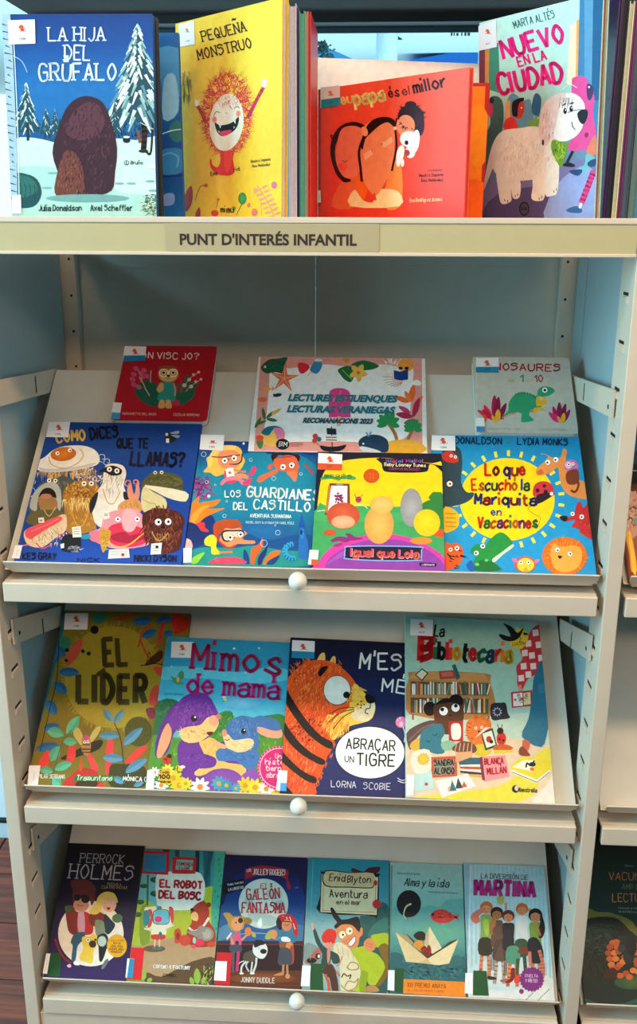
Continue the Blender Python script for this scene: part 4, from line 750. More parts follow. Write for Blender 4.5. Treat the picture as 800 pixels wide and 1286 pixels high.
A.p('515,385 560,380 575,335 590,328 600,350 625,335 640,460 600,450 580,425 555,420 570,395 530,400', '#c82c2c'); A.p('512,382 540,380 538,398 522,398', '#2a1418'); eye(A, 560, 372, 8, 0, 0, .4); eye(A, 594, 383, 9, 0, .1, .4); A.fuzz(600, 420, 30, 30, '#8a1c24 #e04a3c', 40, 10, 3, 60, 0, .5)
A.p('186,580 200,530 178,515 200,485 235,490 250,470 290,440 325,462 335,490 300,515 265,545 290,570 295,582', '#1f8a3c'); A.p('262,540 300,512 335,486 340,495 300,525 270,552', '#cfe4c0'); A.p('195,582 215,545 260,550 290,582', '#176c30'); eye(A, 202, 518, 9, -.2, 0, .45); eye(A, 226, 492, 9, .1, 0, .45); A.p('165,560 185,545 195,582 175,582', '#1c5aa8'); A.e(205, 560, 8, 6, '#6ac06c'); A.e(240, 545, 7, 5, '#6ac06c')
A.p('85,510 88,475 105,485 130,480 150,500 152,530 140,560 110,578 85,578', '#e85a20'); A.fuzz(118, 535, 30, 40, '#1a1414', 10, 22, 6, 20, 0, .3); eye(A, 106, 505, 8, 0, 0, .4); eye(A, 130, 500, 9, 0, 0, .4); A.l('95,520 110,540', 5, '#1a1414')
A.e(383, 560, 40, 30, '#d8503c'); A.e(385, 562, 32, 26, '#f4c82c'); A.p('375,585 395,585 385,570', '#e8a020'); eye(A, 368, 553, 8, 0, 0, .4); eye(A, 396, 553, 8, 0, 0, .4); A.e(345, 545, 12, 7, '#e070a0', rot=30); A.e(428, 548, 12, 7, '#e070a0', rot=-30)
A.e(530, 530, 84, 72, '#ea7a1c', '#e06a18'); A.fuzz(530, 530, 70, 58, '#f08c2c #d85c14', 70, 22, 6, None, .6, .6); A.p('490,480 515,495 560,490 590,500 595,540 575,575 530,590 490,570 478,520', '#f0a040'); eye(A, 503, 506, 9, .2, .2, .4); eye(A, 550, 521, 9, .2, 0, .4); A.p('505,528 522,530 512,540', '#1a1414')
A.done('cover_illustration')
A.tx('Lo que', 236, 228, 382, 228, 44, '#c8281e #7a1c24 #2a2a6c #a83424', .22, 0, .06); A.tx('Escuchó la', 186, 284, 398, 284, 40, '#d83a1c #c06a1c #1c3a7c #2a5a3c #b82a34', .2, 0, .05); A.tx('Mariquita', 197, 336, 424, 340, 38, '#1c2a6c #8a1c2c #1c3a7c #b83a1c', .24, 0, .05); A.tx('en', 258, 378, 293, 378, 28, '#1c3a8c', .16, 0, .1); A.tx('Vacaciones', 208, 424, 428, 424, 40, '#c8281e #2c7a3c #d86a1c #6c2c7c', .22, 0, .06); A.done('title_lettering')
A.tx('JULIA DONALDSON', 30, 108, 296, 114, 24, '#101c44', .17, 0, .04); A.tx('LYDIA MONKS', 355, 114, 541, 118, 24, '#101c44', .17, 0, .04); star(A, 322, 104, 8, 4, 5, '#2c8a5c'); A.done('author_lettering')
b.st([(36, 80), (123, 82), (124, 138), (34, 136)])

b = Bk(slope(1, -.3235, -.1630, .2795), .1605, .167, .014, '#a81420', '#8a1018', 'small dark red board book with a bespectacled bear among plants', 'board books at the top of the first slope', 'board', (130, 420, 5), name='board_book')
A = b.A; A.bg('#9c1424 #a81624 #b01826 #b41426', 8)
A.p('195,340 230,300 280,290 335,320 345,440 300,450 240,420 205,380', '#1f5a44'); A.p('455,320 500,300 520,255 545,260 550,300 600,300 575,345 570,390 520,430 465,445', '#236048'); A.fuzz(470, 290, 30, 60, '#c82030', 20, 26, 8, 90, 0, .3)
for x, y in ((205, 215), (255, 225), (190, 250), (235, 245), (183, 282), (240, 270), (190, 315), (222, 330), (270, 262)): A.e(x, y, 19, 14, '#c0506c', rot=30)
A.l('215,225 240,260 235,300', 4, '#d8808c'); A.l('300,225 290,280 300,310', 11, '#2c6a54'); A.l('298,230 295,300', 5, '#d89a94'); A.l('225,270 250,310 265,345 290,385', 6, '#d8a8a0')
A.l('505,325 545,275 597,238', 3, '#e0b8b0'); A.l('515,360 550,325 612,282', 3, '#e0b8b0')
for x, y, r in ((597, 237, 9), (566, 253, 10), (538, 284, 12), (508, 320, 14), (612, 282, 9), (580, 298, 11), (550, 328, 13)): A.e(x, y, r, r*.9, '#e0b8a8')
A.e(407, 250, 66, 52, '#b8803c', '#a87030'); A.e(407, 262, 56, 36, '#d0a060'); A.p('345,215 370,200 440,200 468,220 440,216 375,216', '#8a5424')
A.e(378, 242, 30, 26, '#ece0c4'); A.e(437, 242, 30, 26, '#ece0c4'); A.e(378, 242, 24, 20, '#c09048'); A.e(437, 242, 24, 20, '#c09048'); eye(A, 377, 241, 13, 0, 0, .7, '#e8d8b0', '#d8b878'); eye(A, 438, 241, 13, 0, 0, .7, '#e8d8b0', '#d8b878'); A.p('395,255 420,255 408,270', '#2a1614')
A.l('398,276 407,280 416,275', 3, '#2a1614'); A.p('345,310 370,302 440,302 448,340 450,415 400,420 340,412 345,370', '#2c8c80'); A.p('340,330 360,305 376,310 375,350 350,365 334,350', '#d0a060'); A.l('440,310 452,350 448,385', 10, '#d0a060'); A.p('345,460 355,415 380,415 384,460', '#d0a060'); A.p('390,460 394,415 420,415 428,462', '#d0a060'); A.e(455, 432, 26, 18, '#c8284c')
A.done('cover_illustration'); A.tx('ON VISC JO?', 240, 150, 596, 158, 38, '#e8dccc', .16, 0, .08); A.done('title_lettering'); A.tx('MARIONETTE DEL MAZO', 120, 504, 330, 508, 13, '#e0b8ac', .16); A.tx('CECILIA MORENO', 440, 510, 600, 514, 14, '#e0b8ac', .18); A.done('author_lettering')
b.st([(134, 76), (270, 78), (260, 166), (122, 170)], '#1c78a8', ''); b.st([(62, 428), (116, 432), (100, 532), (46, 530)], '#3a9ac0', name='spine_label')

b = Bk(slope(1, .2765, .4395, .2650), .163, .164, .014, '#b9b8a8', '#a8a898', 'small grey board book with a green dinosaur between red plants', 'board books at the top of the first slope', 'board', (580, 440, 5), name='board_book')
A = b.A; A.bg('#b4b4a6 #bcbcae #bebeb0 #bab9ac', 8); A.p('85,40 100,40 98,520 85,520', '#c8c6b8', 0)
A.p('250,420 290,380 295,330 330,280 380,262 440,275 470,285 480,245 510,228 550,230 580,245 578,265 545,285 510,292 495,310 480,350 460,375 430,385 425,410 452,440 380,452 372,430 376,400 340,388 290,405', '#2f9c6c'); A.l('295,400 345,390 250,425 190,430', 5, '#d87a6c'); A.l('262,430 160,425', 12, '#c83c44', w2=3)
for k in range(11):
    a = math.radians(172-k*11); x, y = 385-96*math.cos(math.pi-a)*-1, 355-96*math.sin(a); A.l([(x, y), (x+10*math.cos(a)*-1+0, y+14)], 4, '#1c5a44', 0)
eye(A, 521, 250, 17, 0, 0, .5, '#f6f4ea', '#1c3c30'); A.e(565, 244, 3, 3, '#1c5a44'); A.p('470,350 465,310 478,288 505,292 525,300 532,325 515,345 490,350', '#e8b030'); A.l('500,362 480,362 520,378', 8, '#e8b030'); eye(A, 501, 304, 8); A.p('445,380 460,360 500,360 520,378 480,380 455,400', '#e8b030'); A.e(440, 382, 10, 10, '#d87a80'); A.l('468,355 498,352', 8, '#3c9c3c'); A.e(522, 330, 12, 6, '#e8b030')
for x, y, L, w, a, c in ((210, 440, 160, 44, -92, '#b01c4c'), (215, 440, 150, 40, -84, '#8a1c3c'), (200, 435, 120, 30, -150, '#d8304c'), (230, 440, 120, 34, -66, '#7a1c44'), (190, 440, 110, 36, -118, '#e8284c'), (200, 440, 100, 30, -136, '#c82040'), (225, 450, 80, 36, -88, '#e8a82c'), (215, 455, 55, 24, -120, '#e8a82c'), (150, 450, 50, 22, -100, '#e8502c'),
                         (612, 455, 130, 36, -90, '#8a1c4c'), (620, 455, 125, 34, -75, '#7a1840'), (605, 455, 110, 30, -108, '#b01c5c'), (600, 452, 85, 28, -130, '#e0306c'), (635, 455, 95, 28, -62, '#8a1c4c'), (600, 455, 60, 26, -108, '#e8287c'), (632, 458, 66, 30, -82, '#e8a82c'), (622, 458, 50, 20, -115, '#e8a82c')): leaf(A, x, y, L, w, a, c)
A.done('cover_illustration'); A.tx('DINOSAURES', 130, 122, 614, 132, 42, '#a01c34 #a81a30 #c0283c', .2, 0, .04); A.tx('de l', 285, 200, 350, 200, 28, '#c9c08a', .14); A.tx('1', 366, 198, 384, 198, 42, '#3c8c74', .18); A.tx('al', 400, 200, 440, 200, 26, '#c9c08a', .14); A.tx('10', 458, 200, 508, 198, 42, '#a83c50', .16); A.done('title_lettering')
A.tx('MARIONETTE DEL MAZO', 165, 500, 370, 502, 11, '#a89a80', .14); A.tx('CECILIA MORENO', 492, 503, 655, 506, 11, '#a89a80', .14); A.done('author_lettering')
b.st([(90, 52), (230, 48), (232, 140), (88, 138)], '#2484a8', 'DIN', emblem='#c8682c'); b.st([(88, 425), (140, 428), (146, 512), (88, 510)], '#3a8ab8', name='spine_label')

# the printed sheet announcing summer readings: a laminated A4 lying across the books
mw = slope(1, -.0905, .1975, .2225, .0098, .0098, .0008, .212)
root = empty('paper_sign'); root.matrix_world = mw; tag(root, 'laminated sheet with a pink summer border announcing readings', 'sign')
w_, h_ = .288, .2125
MB().box(0, w_, 0, h_, 0, .0006).build('sheet', mat('laminated_paper', '#e4e2dc', .3, 0, .01), root)
A = Art(root, mw, w_, h_, .0006, (300, 430, 3.2)); A.bg('#e2e0da', 1)
A.p('88,58 735,62 738,442 60,436', '#dc9488', 0); A.p('130,92 200,105 330,88 450,98 560,88 640,96 700,100 694,200 690,300 720,330 640,400 560,405 400,398 250,400 160,402 100,390 110,300 122,180', '#e8e6e0')
A.p('88,100 120,70 160,65 196,60 180,100 190,130 150,120 110,125', '#1f5a3c'); eye(A, 105, 98, 5, 0, 0, .4); A.fuzz(150, 90, 40, 26, '#2f7a4c #164a30', 40, 14, 4, 0, 0, .4)
star(A, 182, 145, 62, 20, 5, '#e07048', .1); 
for k in range(5): a = .1+k*1.2566; A.l([(182, 145), (182+44*math.sin(a), 145-44*math.cos(a))], 2, '#f0b890', 0)
A.e(112, 188, 17, 8, '#e8a83c'); A.e(136, 186, 6, 8, '#e8a83c'); A.e(95, 230, 18, 10, '#e06c34'); A.e(156, 212, 17, 7, '#1c2c38', rot=-10); A.p('138,206 148,212 140,220', '#1c2c38')
A.p('240,82 270,85 285,100 265,122 248,125 238,105', '#d82c3c'); A.p('285,110 310,72 336,88 315,126', '#3a84b0'); A.l('290,120 278,134', 5, '#e0c090', 0); A.e(320, 72, 16, 6, '#d8dce0')
A.p('398,110 430,95 455,100 465,130 450,160 425,150 408,130', '#1f6a3c'); A.p('450,92 500,72 562,92 540,108 490,112', '#1f6a3c'); A.l('415,110 455,150', 3, '#8ab45c', 0); 
for a in range(0, 360, 72): leaf(A, 480, 122, 38, 24, a-60, '#e8b450')
A.e(480, 122, 7, 7, '#c8702c'); A.e(392, 72, 8, 6, '#e8a83c'); A.e(432, 72, 14, 10, '#c8902c')
A.fuzz(618, 112, 36, 40, '#f0ece0 #e4dccb', 60, 26, 7, None, .2, .2); A.e(670, 92, 32, 26, '#e8983c'); A.p('622,112 648,118 680,108 680,150 650,154 624,148', '#1c3c80', 0); A.e(650, 104, 9, 6, '#1a1a1e'); A.e(674, 104, 9, 6, '#1a1a1e')
for a in range(-160, -40, 15): A.l([(628+30*math.cos(math.radians(a+60)), 130+30*math.sin(math.radians(a+180)))]*1+[(628+50*math.cos(math.radians(a-10)), 130-50*math.sin(math.radians(a-10)))], 2, '#c8702c', 0)
A.p('690,165 715,150 734,165 720,175', '#f0ece0'); leaf(A, 690, 240, 70, 26, -80, '#e8642c'); leaf(A, 685, 240, 60, 22, -160, '#e8642c'); leaf(A, 692, 240, 50, 20, -120, '#e8783c'); leaf(A, 700, 262, 60, 20, -50, '#e8642c')
leaf(A, 700, 300, 70, 26, -170, '#a82c4c'); leaf(A, 700, 300, 80, 24, -72, '#a82c4c'); leaf(A, 690, 285, 56, 20, -150, '#b83c5c'); leaf(A, 710, 310, 50, 20, 160, '#a82c4c')
for x, y in ((600, 325), (700, 345)):
    A.l([(x, y), (x+28, y+45), (x+38, y+90)] if x < 650 else [(x, y), (x-18, y+40), (x-24, y+70)], 13, '#b87444')
    for a in (-170, -140, -100, -60, -20, 20, 160): leaf(A, x, y-2, 48 if x < 650 else 38, 24, a, '#2c8a4c')
A.e(660, 425, 88, 34, '#e8b040', '#e0a434'); A.p('590,442 738,442 738,415 600,415', '#e0a434'); A.e(540, 405, 60, 34, '#1f3a54'); A.p('575,420 600,405 598,440 560,442 500,440', '#1f3a54'); A.e(500, 408, 4, 4, '#e8e6e0'); A.l('520,378 512,362', 5, '#4a94b8'); A.l('522,378 532,360', 5, '#4a94b8'); A.p('490,418 545,430 570,442 500,440', '#c8ccd0')
leaf(A, 64, 345, 50, 14, -60, '#3c6a34'); leaf(A, 70, 330, 44, 12, -20, '#3c6a34'); leaf(A, 104, 312, 50, 14, -100, '#3c6a34'); leaf(A, 110, 305, 44, 14, -40, '#3c6a34'); leaf(A, 110, 308, 46, 14, 10, '#3c6a34'); leaf(A, 130, 290, 46, 14, -30, '#e0a850')
A.e(134, 378, 48, 42, '#e8b454'); A.p('90,365 110,342 150,336 178,350 140,350 120,375', '#1f6a80'); A.p('140,345 178,350 184,385 165,410 150,380', '#e08098'); A.p('70,395 98,395 92,425 80,425', '#3c7a44'); A.e(84, 385, 16, 12, '#d8483c')
A.e(176, 410, 27, 22, '#1a1a1e'); A.tx('BM', 160, 419, 192, 419, 18, '#e8e6e0', .13, .5, 0, .2)
for k in range(4): A.l([(206, 403+k*5), (206+(54, 48, 54, 36)[k], 403+k*5)], 2, '#a84c50', 0)
A.p('325,415 360,420 400,418 432,412 410,436 345,438', '#1c1c24'); A.l('375,420 372,340', 4, '#1c1c24', 0); A.p('352,345 390,348 392,372 354,370', '#2a2a34', 0); A.p('350,375 392,376 394,402 352,400', '#d8d4cc', 0); A.l('350,382 392,383', 4, '#b82c3c', 0); A.l('350,393 394,394', 4, '#b82c3c', 0); A.e(307, 378, 11, 11, '#c83c3c'); A.e(322, 390, 10, 10, '#2c6a7c'); A.e(304, 396, 10, 10, '#c83c3c'); A.l('312,405 330,420', 2, '#5a4a3a', 0)
A.p('362,300 362,210 375,190 405,184 435,192 448,215 448,295 440,302 370,302', '#e04080'); A.fuzz(405, 240, 34, 46, '#f0a0b8 #c82c68', 40, 6, 4, 90, 0, 1); A.p('392,302 412,302 408,335 394,335', '#e8b090')
A.done('printed_border')
for txt, a, b, hh, c in (('LECTURES ESTIUENQUES', (196, 236), (640, 240), 27, '#147080'), ('LECTURAS VERANIEGAS', (192, 281), (630, 285), 27, '#147080'), ('RECOMANACIONS 2023', (256, 324), (540, 328), 20, '#164a5c')):
    U, V = A.uv(*a), A.uv(*b); cap = A.uv(a[0], a[1]-hh)[1]-U[1]
    type_line(root, txt, U[0], V[0]-cap*.18, U[1], cap, .0018, c, .055, .2, 'sign_lettering')
# ================================================================== SECOND SLOPE
b = Bk(slope(2, -.4385, -.2080, .0012), .2305, .320, .010, '#5c5418', '#1f6a68', 'olive hardback with a leafy jungle border and dark lettering, leftmost on the second slope', R2, 'hard', (40, 760, 3.81))
A = b.A; A.bg('#7a6c20 #807424 #7c6e1e #7c681c #806c1c', 8); A.p('120,20 165,35 120,250 60,500 0,720 0,900 -60,900 40,400', '#1f6470')
A.e(390, 345, 235, 245, '#a8982c', '#a0902a', n=40); A.fuzz(390, 345, 240, 250, '#a0902a #8a7c24', 260, 26, 6, None, .97, .3)
A.e(510, 605, 66, 72, '#4c4c18'); A.p('140,730 200,700 300,650 340,650 320,690 240,720 160,740', '#2c2414')
for x, y, L, w, a, c in ((390, 70, 120, 26, -12, '#b04a24'), (165, 290, 150, 50, -60, '#c0503c'), (140, 150, 70, 60, 60, '#2f7c64'), (285, 60, 70, 60, 0, '#2f7c64')): leaf(A, x, y, L, w, a, c)
for x, y, r in ((300, 118, 20), (244, 220, 9), (272, 232, 10), (168, 215, 10), (165, 265, 9)): A.e(x, y, r, r, '#16161c')
for x, y, L, w, a in ((485, 80, 90, 46, -5), (595, 80, 80, 44, -10), (525, 150, 80, 40, -20), (630, 145, 50, 34, -20), (130, 320, 95, 46, 0), (105, 370, 80, 52, 40), (75, 455, 80, 50, 60), (55, 590, 80, 40, -10), (20, 690, 110, 44, -12), (120, 200, 60, 40, 50), (130, 230, 60, 30, 120), (90, 320, 50, 30, -160)): leaf(A, x, y, L, w, a, '#1f5a8c', '#2a6c9c')
A.l('130,150 120,350 90,480 40,700', 4, '#14343c'); A.l('510,200 530,130 570,90', 8, '#c0382c'); A.l('520,170 560,250 610,270', 7, '#c0382c'); A.l('610,180 620,110 640,80', 16, '#c83830'); A.p('675,40 720,40 715,90 690,130 670,90', '#d02c1c'); A.p('700,90 745,50 750,110 680,140', '#b82c18')
A.p('540,290 570,250 620,215 625,250 600,275', '#4a2c1c'); A.l('550,280 560,225 575,270', 3, '#1c1410'); A.l('520,290 590,280 640,290', 4, '#1c1410'); A.p('560,470 570,410 600,380 610,440 590,480', '#d0483c'); A.p('580,300 620,300 620,340 600,330', '#d0483c'); A.p('545,500 570,490 590,500 585,540 560,540', '#7a3048'); A.l('550,540 540,560', 2, '#1c1410')
for t, c in (('30,760 60,705 85,700 80,760 60,790 30,790', '#e03a34'), ('165,750 180,670 205,668 210,720 190,755', '#e03a38'), ('250,690 270,690 320,780 310,790 290,785', '#e84040'), ('352,800 360,650 385,645 392,690 370,800', '#e83c40'), ('445,750 500,690 545,672 545,695 480,755', '#e03a34'), ('150,868 190,810 240,780 300,790 330,830 300,868', '#c02c28'), ('210,868 240,820 300,830 310,868', '#3a3010'), ('520,820 545,775 548,830', '#e03434'), ('310,868 330,850 350,868', '#e03434'), ('230,740 242,740 240,790 228,790', '#c8501c')): A.p(t, c)
A.p('370,800 380,765 430,760 540,775 540,868 380,868', '#3c3c14')
for x, y, L, w, a in ((225, 535, 100, 48, 125), (75, 600, 80, 50, 15), (150, 650, 66, 40, 5), (90, 745, 80, 48, -60), (110, 785, 84, 42, -20), (40, 785, 60, 40, 10), (100, 830, 50, 50, 40)): leaf(A, x, y, L, w, a, '#4fa47c', '#5fb48c')
A.l('190,600 150,650 120,740 90,860', 4, '#2f6c54')
for x, y, L, w, a in ((385, 555, 70, 36, -125), (395, 565, 78, 34, -55), (322, 625, 96, 40, 0), (438, 668, 120, 44, -42), (342, 728, 96, 44, 5), (448, 800, 120, 44, -32), (390, 825, 60, 34, 25), (488, 865, 50, 24, -20)): leaf(A, x, y, L, w, a, '#4a7c94', '#5c90a8')
A.l('395,565 425,640 438,760 440,868', 4, '#22343c')
A.p('200,620 205,595 225,588 245,630 240,670 225,660', '#c0b060'); A.p('275,640 295,600 320,580 330,590 310,630 280,660', '#c0b060'); A.p('240,640 260,625 280,640 282,690 270,718 250,715 238,690', '#b07c3c'); A.p('245,638 260,618 275,640 262,650', '#d0487c'); A.l('240,690 280,690', 6, '#3c1c20', 0); A.l('243,705 278,705', 5, '#3c1c20', 0); eye(A, 253, 656, 7, 0, 0, .5); eye(A, 269, 654, 7, 0, 0, .5); A.l('245,668 278,668', 5, '#3c1c20', 0)
A.done('cover_illustration')
A.tx('EL', 350, 290, 455, 286, 124, '#453f1c', .2, 0, .03, gap=2.6); A.tx('LIDER', 222, 462, 540, 464, 124, '#453f1c', .23, 0, .02, gap=3.0); A.p('306,328 345,300 356,318 318,344', '#453f1c', 0); A.done('title_lettering')
A.p('200,818 395,815 395,840 202,842', '#2f6a24', 0); A.tx('Tramuntana', 214, 838, 382, 840, 24, '#e8f0d8', .13, slant=.2); A.tx('PILAR SERRANO', 32, 828, 158, 830, 18, '#e0dcc8', .2); A.tx('MÓNICA CARRETERO', 438, 840, 690, 850, 20, '#e8e4d4', .2); A.done('author_lettering')
b.st([(160, 40), (271, 40), (266, 118), (154, 118)]); b.st([(-12, 768), (42, 768), (30, 862), (-20, 862)], name='spine_label')

b = Bk(slope(2, -.2430, -.0070, .0012, .0120, .0002), .236, .268, .010, '#4fb0c8', '#3a9cc0', 'sky blue hardback with a purple rabbit hugging a blue one', R2, 'hard', (180, 780, 4.2105))
A = b.A; A.bg('#2a94b8 #2c98bc #46b0c8 #58b8cc #3c9cc0 #3a9cc0', 12); A.p('80,250 250,240 500,270 700,240 800,300 600,330 300,300 100,310', '#5cc0d0'); A.e(520, 430, 110, 40, '#7cc0d8', '#4aa8c8')
for x, y, r in ((480, 145, 10), (612, 143, 9), (540, 275, 6), (150, 240, 5), (300, 300, 5), (390, 500, 4)): star(A, x, y, r, r*.35, 4, '#dff0f4')
A.p('30,470 70,430 130,410 190,430 200,500 160,600 60,640 30,640', '#1f6440'); A.p('380,520 420,480 470,480 500,530 720,490 760,560 760,700 380,640', '#2f7a34'); A.fuzz(430, 520, 50, 40, '#2a7030 #4c9840', 60, 16, 10, None, 0, 3); A.fuzz(110, 470, 70, 50, '#1c5c3c #2c7448', 80, 18, 12, None, 0, 3)
A.p('20,640 100,600 200,620 400,600 620,620 760,600 800,900 20,900', '#4c8a2c'); A.fuzz(380, 660, 350, 80, '#5c9c30 #3c7c28 #7aac3c', 160, 26, 10, -80, 0, .5)
# big purple rabbit
A.p('190,640 250,620 330,630 400,640 470,640 560,760 600,840 560,890 460,890 240,870 200,800 180,720', '#6a2c8c'); A.p('290,620 370,620 400,660 420,740 520,760 545,800 500,850 400,790 300,820 270,800 330,740', '#e8b45c'); A.fuzz(360, 680, 50, 60, '#f4cc80 #d89c48', 60, 22, 6, 60, 0, .5)
A.p('220,460 180,430 130,480 90,560 65,640 62,710 85,722 130,690 160,600 190,540', '#5c2a80'); A.p('130,540 150,580 140,640 100,715 75,722 72,690 95,600', '#ec9c70')
A.p('185,430 230,390 300,378 350,400 380,450 400,500 398,545 370,590 330,625 270,640 210,620 185,580 150,570 135,520', '#6c3090'); A.fuzz(270, 480, 110, 70, '#7c3ca0 #5c2880 #8c4cac', 160, 24, 6, 110, 0, .6)
A.p('190,590 230,560 300,550 340,510 380,510 400,535 380,580 340,610 290,640 220,640', '#ecc078'); A.fuzz(270, 590, 80, 30, '#f4d090 #e0a860', 90, 24, 6, 200, 0, .6); A.e(372, 528, 26, 30, '#e8a07c'); A.e(398, 505, 14, 14, '#c87c60'); A.e(268, 515, 17, 18, '#1a1218'); A.e(274, 508, 5, 5, '#e8e4f0'); A.p('335,588 370,586 358,605 342,602', '#5a1c24')
A.p('190,650 230,640 290,690 350,710 385,730 375,770 300,780 230,760 195,720', '#6a2c8c'); A.fuzz(280, 730, 80, 30, '#7c3ca0 #5c2880', 50, 22, 6, 10, 0, .6)
# blue rabbit
A.p('590,560 640,540 720,560 735,610 690,620 620,600', '#e8a080'); A.p('440,560 460,525 520,500 580,510 620,500 700,520 730,570 690,580 620,560 600,570 615,640 590,690 540,700 470,680 430,640 420,600', '#3c6ca4'); A.fuzz(530, 560, 80, 50, '#4c7cb4 #2c5c94 #5c8cc0', 110, 22, 6, 80, 0, .8)
A.p('420,600 450,600 480,630 560,620 585,640 560,680 500,695 450,680 430,640', '#ecc88c'); A.fuzz(520, 655, 60, 30, '#f4d8a0 #e0b070', 60, 20, 5, 20, 0, .6); A.e(428, 592, 14, 20, '#e08878'); A.e(530, 583, 14, 15, '#141218'); A.e(535, 577, 4, 4, '#e8e4f0'); A.l('430,625 445,632 455,622', 4, '#5a1c24')
A.p('385,690 430,670 520,700 600,680 610,740 560,790 490,740 400,740', '#3c70a8'); A.fuzz(500, 715, 90, 20, '#4c80b8 #2c609c', 60, 22, 6, 0, 0, .6); A.p('360,620 400,640 440,660 430,675 385,665', '#e8a870')
A.e(420, 845, 105, 66, '#8a4ca4', '#7c4098'); A.p('500,850 540,800 590,780 610,840 560,880', '#8a4ca4')
A.p('150,300 145,290 175,300 190,270 210,265 215,300 195,315 215,330 185,338 160,325', '#4c8c60'); A.e(184, 310, 8, 14, '#e0a060'); A.l('432,400 425,425', 5, '#2a2414'); A.e(432, 415, 10, 8, '#e8c83c'); A.e(428, 402, 12, 6, '#c8dce4')
def daisy(A, x, y, r, c, m):
    for k in range(9): leaf(A, x, y, r, r*.42, k*40+10, c)
    A.e(x, y, r*.3, r*.3, m)
for x, y, r, c in ((160, 830, 50, '#e8c028'), (190, 870, 50, '#e8b820'), (225, 860, 36, '#f0c830'), (540, 870, 50, '#e8b820'), (590, 880, 50, '#f0c830'), (400, 860, 44, '#3a98b0'), (440, 870, 36, '#2c88a4'), (700, 890, 50, '#f0c020'), (130, 790, 36, '#f0d048'), (490, 885, 30, '#3a98b0')): daisy(A, x, y, r, c, '#c8981c')
for x, y, r in ((300, 878, 54), (95, 870, 40), (650, 888, 46), (60, 800, 30)): daisy(A, x, y, r, '#ece8dc', '#e0802c')
A.e(124, 735, 24, 22, '#d02c20'); A.e(138, 715, 12, 12, '#1a1414'); A.l('100,755 90,768', 3, '#1a1414'); A.l('124,718 124,755', 3, '#1a1414'); A.e(116, 732, 5, 5, '#1a1414'); A.e(190, 780, 20, 14, '#e8b828', rot=30); A.l('182,770 178,792', 5, '#2a2014'); A.e(208, 772, 14, 8, '#dce4e8')
A.p('84,790 100,782 128,784 140,798 138,845 124,862 98,862 84,846', '#d8a81c')
A.e(720, 778, 118, 118, '#d81c6c'); A.l([(720+104*math.cos(k*.42), 778+104*math.sin(k*.42)) for k in range(15)], 4, '#f0c8d8', 1, closed=True)
for k in range(40): A.e(720+112*math.cos(k*.157), 778+112*math.sin(k*.157), 4, 4, '#f0a0c0', n=6)
A.done('cover_illustration')
A.tx('Mimos', 256, 248, 718, 282, 128, '#9c1c4c', .15, .7, .03); A.tx('de mamá', 232, 378, 712, 412, 100, '#b8186c', .16, .7, .03); A.done('title_lettering')
A.tx('Una', 698, 725, 745, 730, 24, '#f4d8e4', .16); A.tx('historia', 645, 758, 800, 762, 28, '#f4e4ec', .15); A.tx('tierna de', 648, 792, 800, 796, 28, '#f4e4ec', .15); A.tx('abrazos', 652, 828, 770, 832, 28, '#f4e4ec', .15); A.tx('Todo', 88, 806, 136, 808, 15, '#1a1414', .2); A.tx('100', 84, 834, 140, 834, 20, '#1a1414', .3); A.tx('Palabras', 80, 856, 144, 856, 12, '#1a1414', .2)
A.tx('Cuento ilustrado', 112, 390, 210, 393, 10, '#4c7c94', .14); A.done('badge_lettering')
b.st([(150, 110), (268, 112), (256, 196), (146, 194)]); b.st([(22, 790), (60, 790), (56, 888), (14, 888)], name='spine_label')

b = Bk(slope(2, -.0265, .2150, .0012, .0118, .0002), .2415, .2730, .010, '#17214f', '#101018', 'dark navy hardback with an orange tiger head and a white oval', R2, 'hard', (340, 780, 4.2105))
A = b.A; A.bg('#14162c #161c3c #16244c #162a5c #162a60 #141c54', 12)
tg = '60,920 50,700 60,500 75,330 95,300 140,250 190,215 250,205 320,215 380,250 430,300 460,345 500,385 545,420 552,470 530,520 480,540 420,555 370,590 335,630 310,690 285,760 255,830 235,870 232,920'
A.p('245,215 262,175 285,170 285,215', '#ecc060'); A.p('312,225 325,190 342,190 340,235', '#ecc060'); A.p(tg, '#e0501c'); A.p('440,330 500,385 545,420 552,470 530,520 480,540 420,555 370,590 335,630 310,600 330,520 420,450', '#f0c048'); A.p('440,470 520,430 550,440 548,480 520,525 470,530 430,510', '#ecd8a8')
A.fuzz(250, 330, 160, 110, '#d8441c #e86028 #c03a18 #f07c34', 420, 34, 7, 105, 0, .7); A.fuzz(200, 520, 130, 130, '#e8501c #f07430 #d03c18', 300, 36, 8, 110, 0, .5); A.fuzz(150, 740, 100, 160, '#f0401c #f86030 #e03418 #f88048', 320, 36, 8, 110, 0, .5); A.fuzz(350, 540, 70, 60, '#f0a838 #e88c2c #f4c860', 150, 32, 7, 110, 0, .4); A.fuzz(450, 400, 60, 60, '#f0a030 #f4c050', 90, 22, 6, 60, 0, .6)
A.fuzz(480, 490, 55, 40, '#f0e0b8 #ecd090', 80, 18, 6, 30, 0, .8)
for x, y in ((330, 640), (318, 690), (290, 745), (270, 800), (248, 850), (150, 235), (120, 270), (200, 210), (180, 230), (330, 230), (370, 245)): A.fuzz(x, y, 10, 22, '#f07028 #e85820', 10, 26, 6, 110 if y > 500 else -120, 0, .5)
for t in ('75,340 95,380 150,470 210,550 270,610 325,640 320,675 270,655 190,590 120,500 75,420', '60,510 90,560 150,640 220,700 285,735 280,760 240,750 150,695 80,620 62,560', '50,680 80,710 140,770 200,810 240,828 236,858 180,840 100,780 50,730', '50,850 90,880 120,925 50,925', '250,270 270,245 300,238 296,255 262,295'): A.p(t, '#151214')
A.fuzz(200, 570, 90, 60, '#151214', 50, 18, 6, 130, 0, .3)
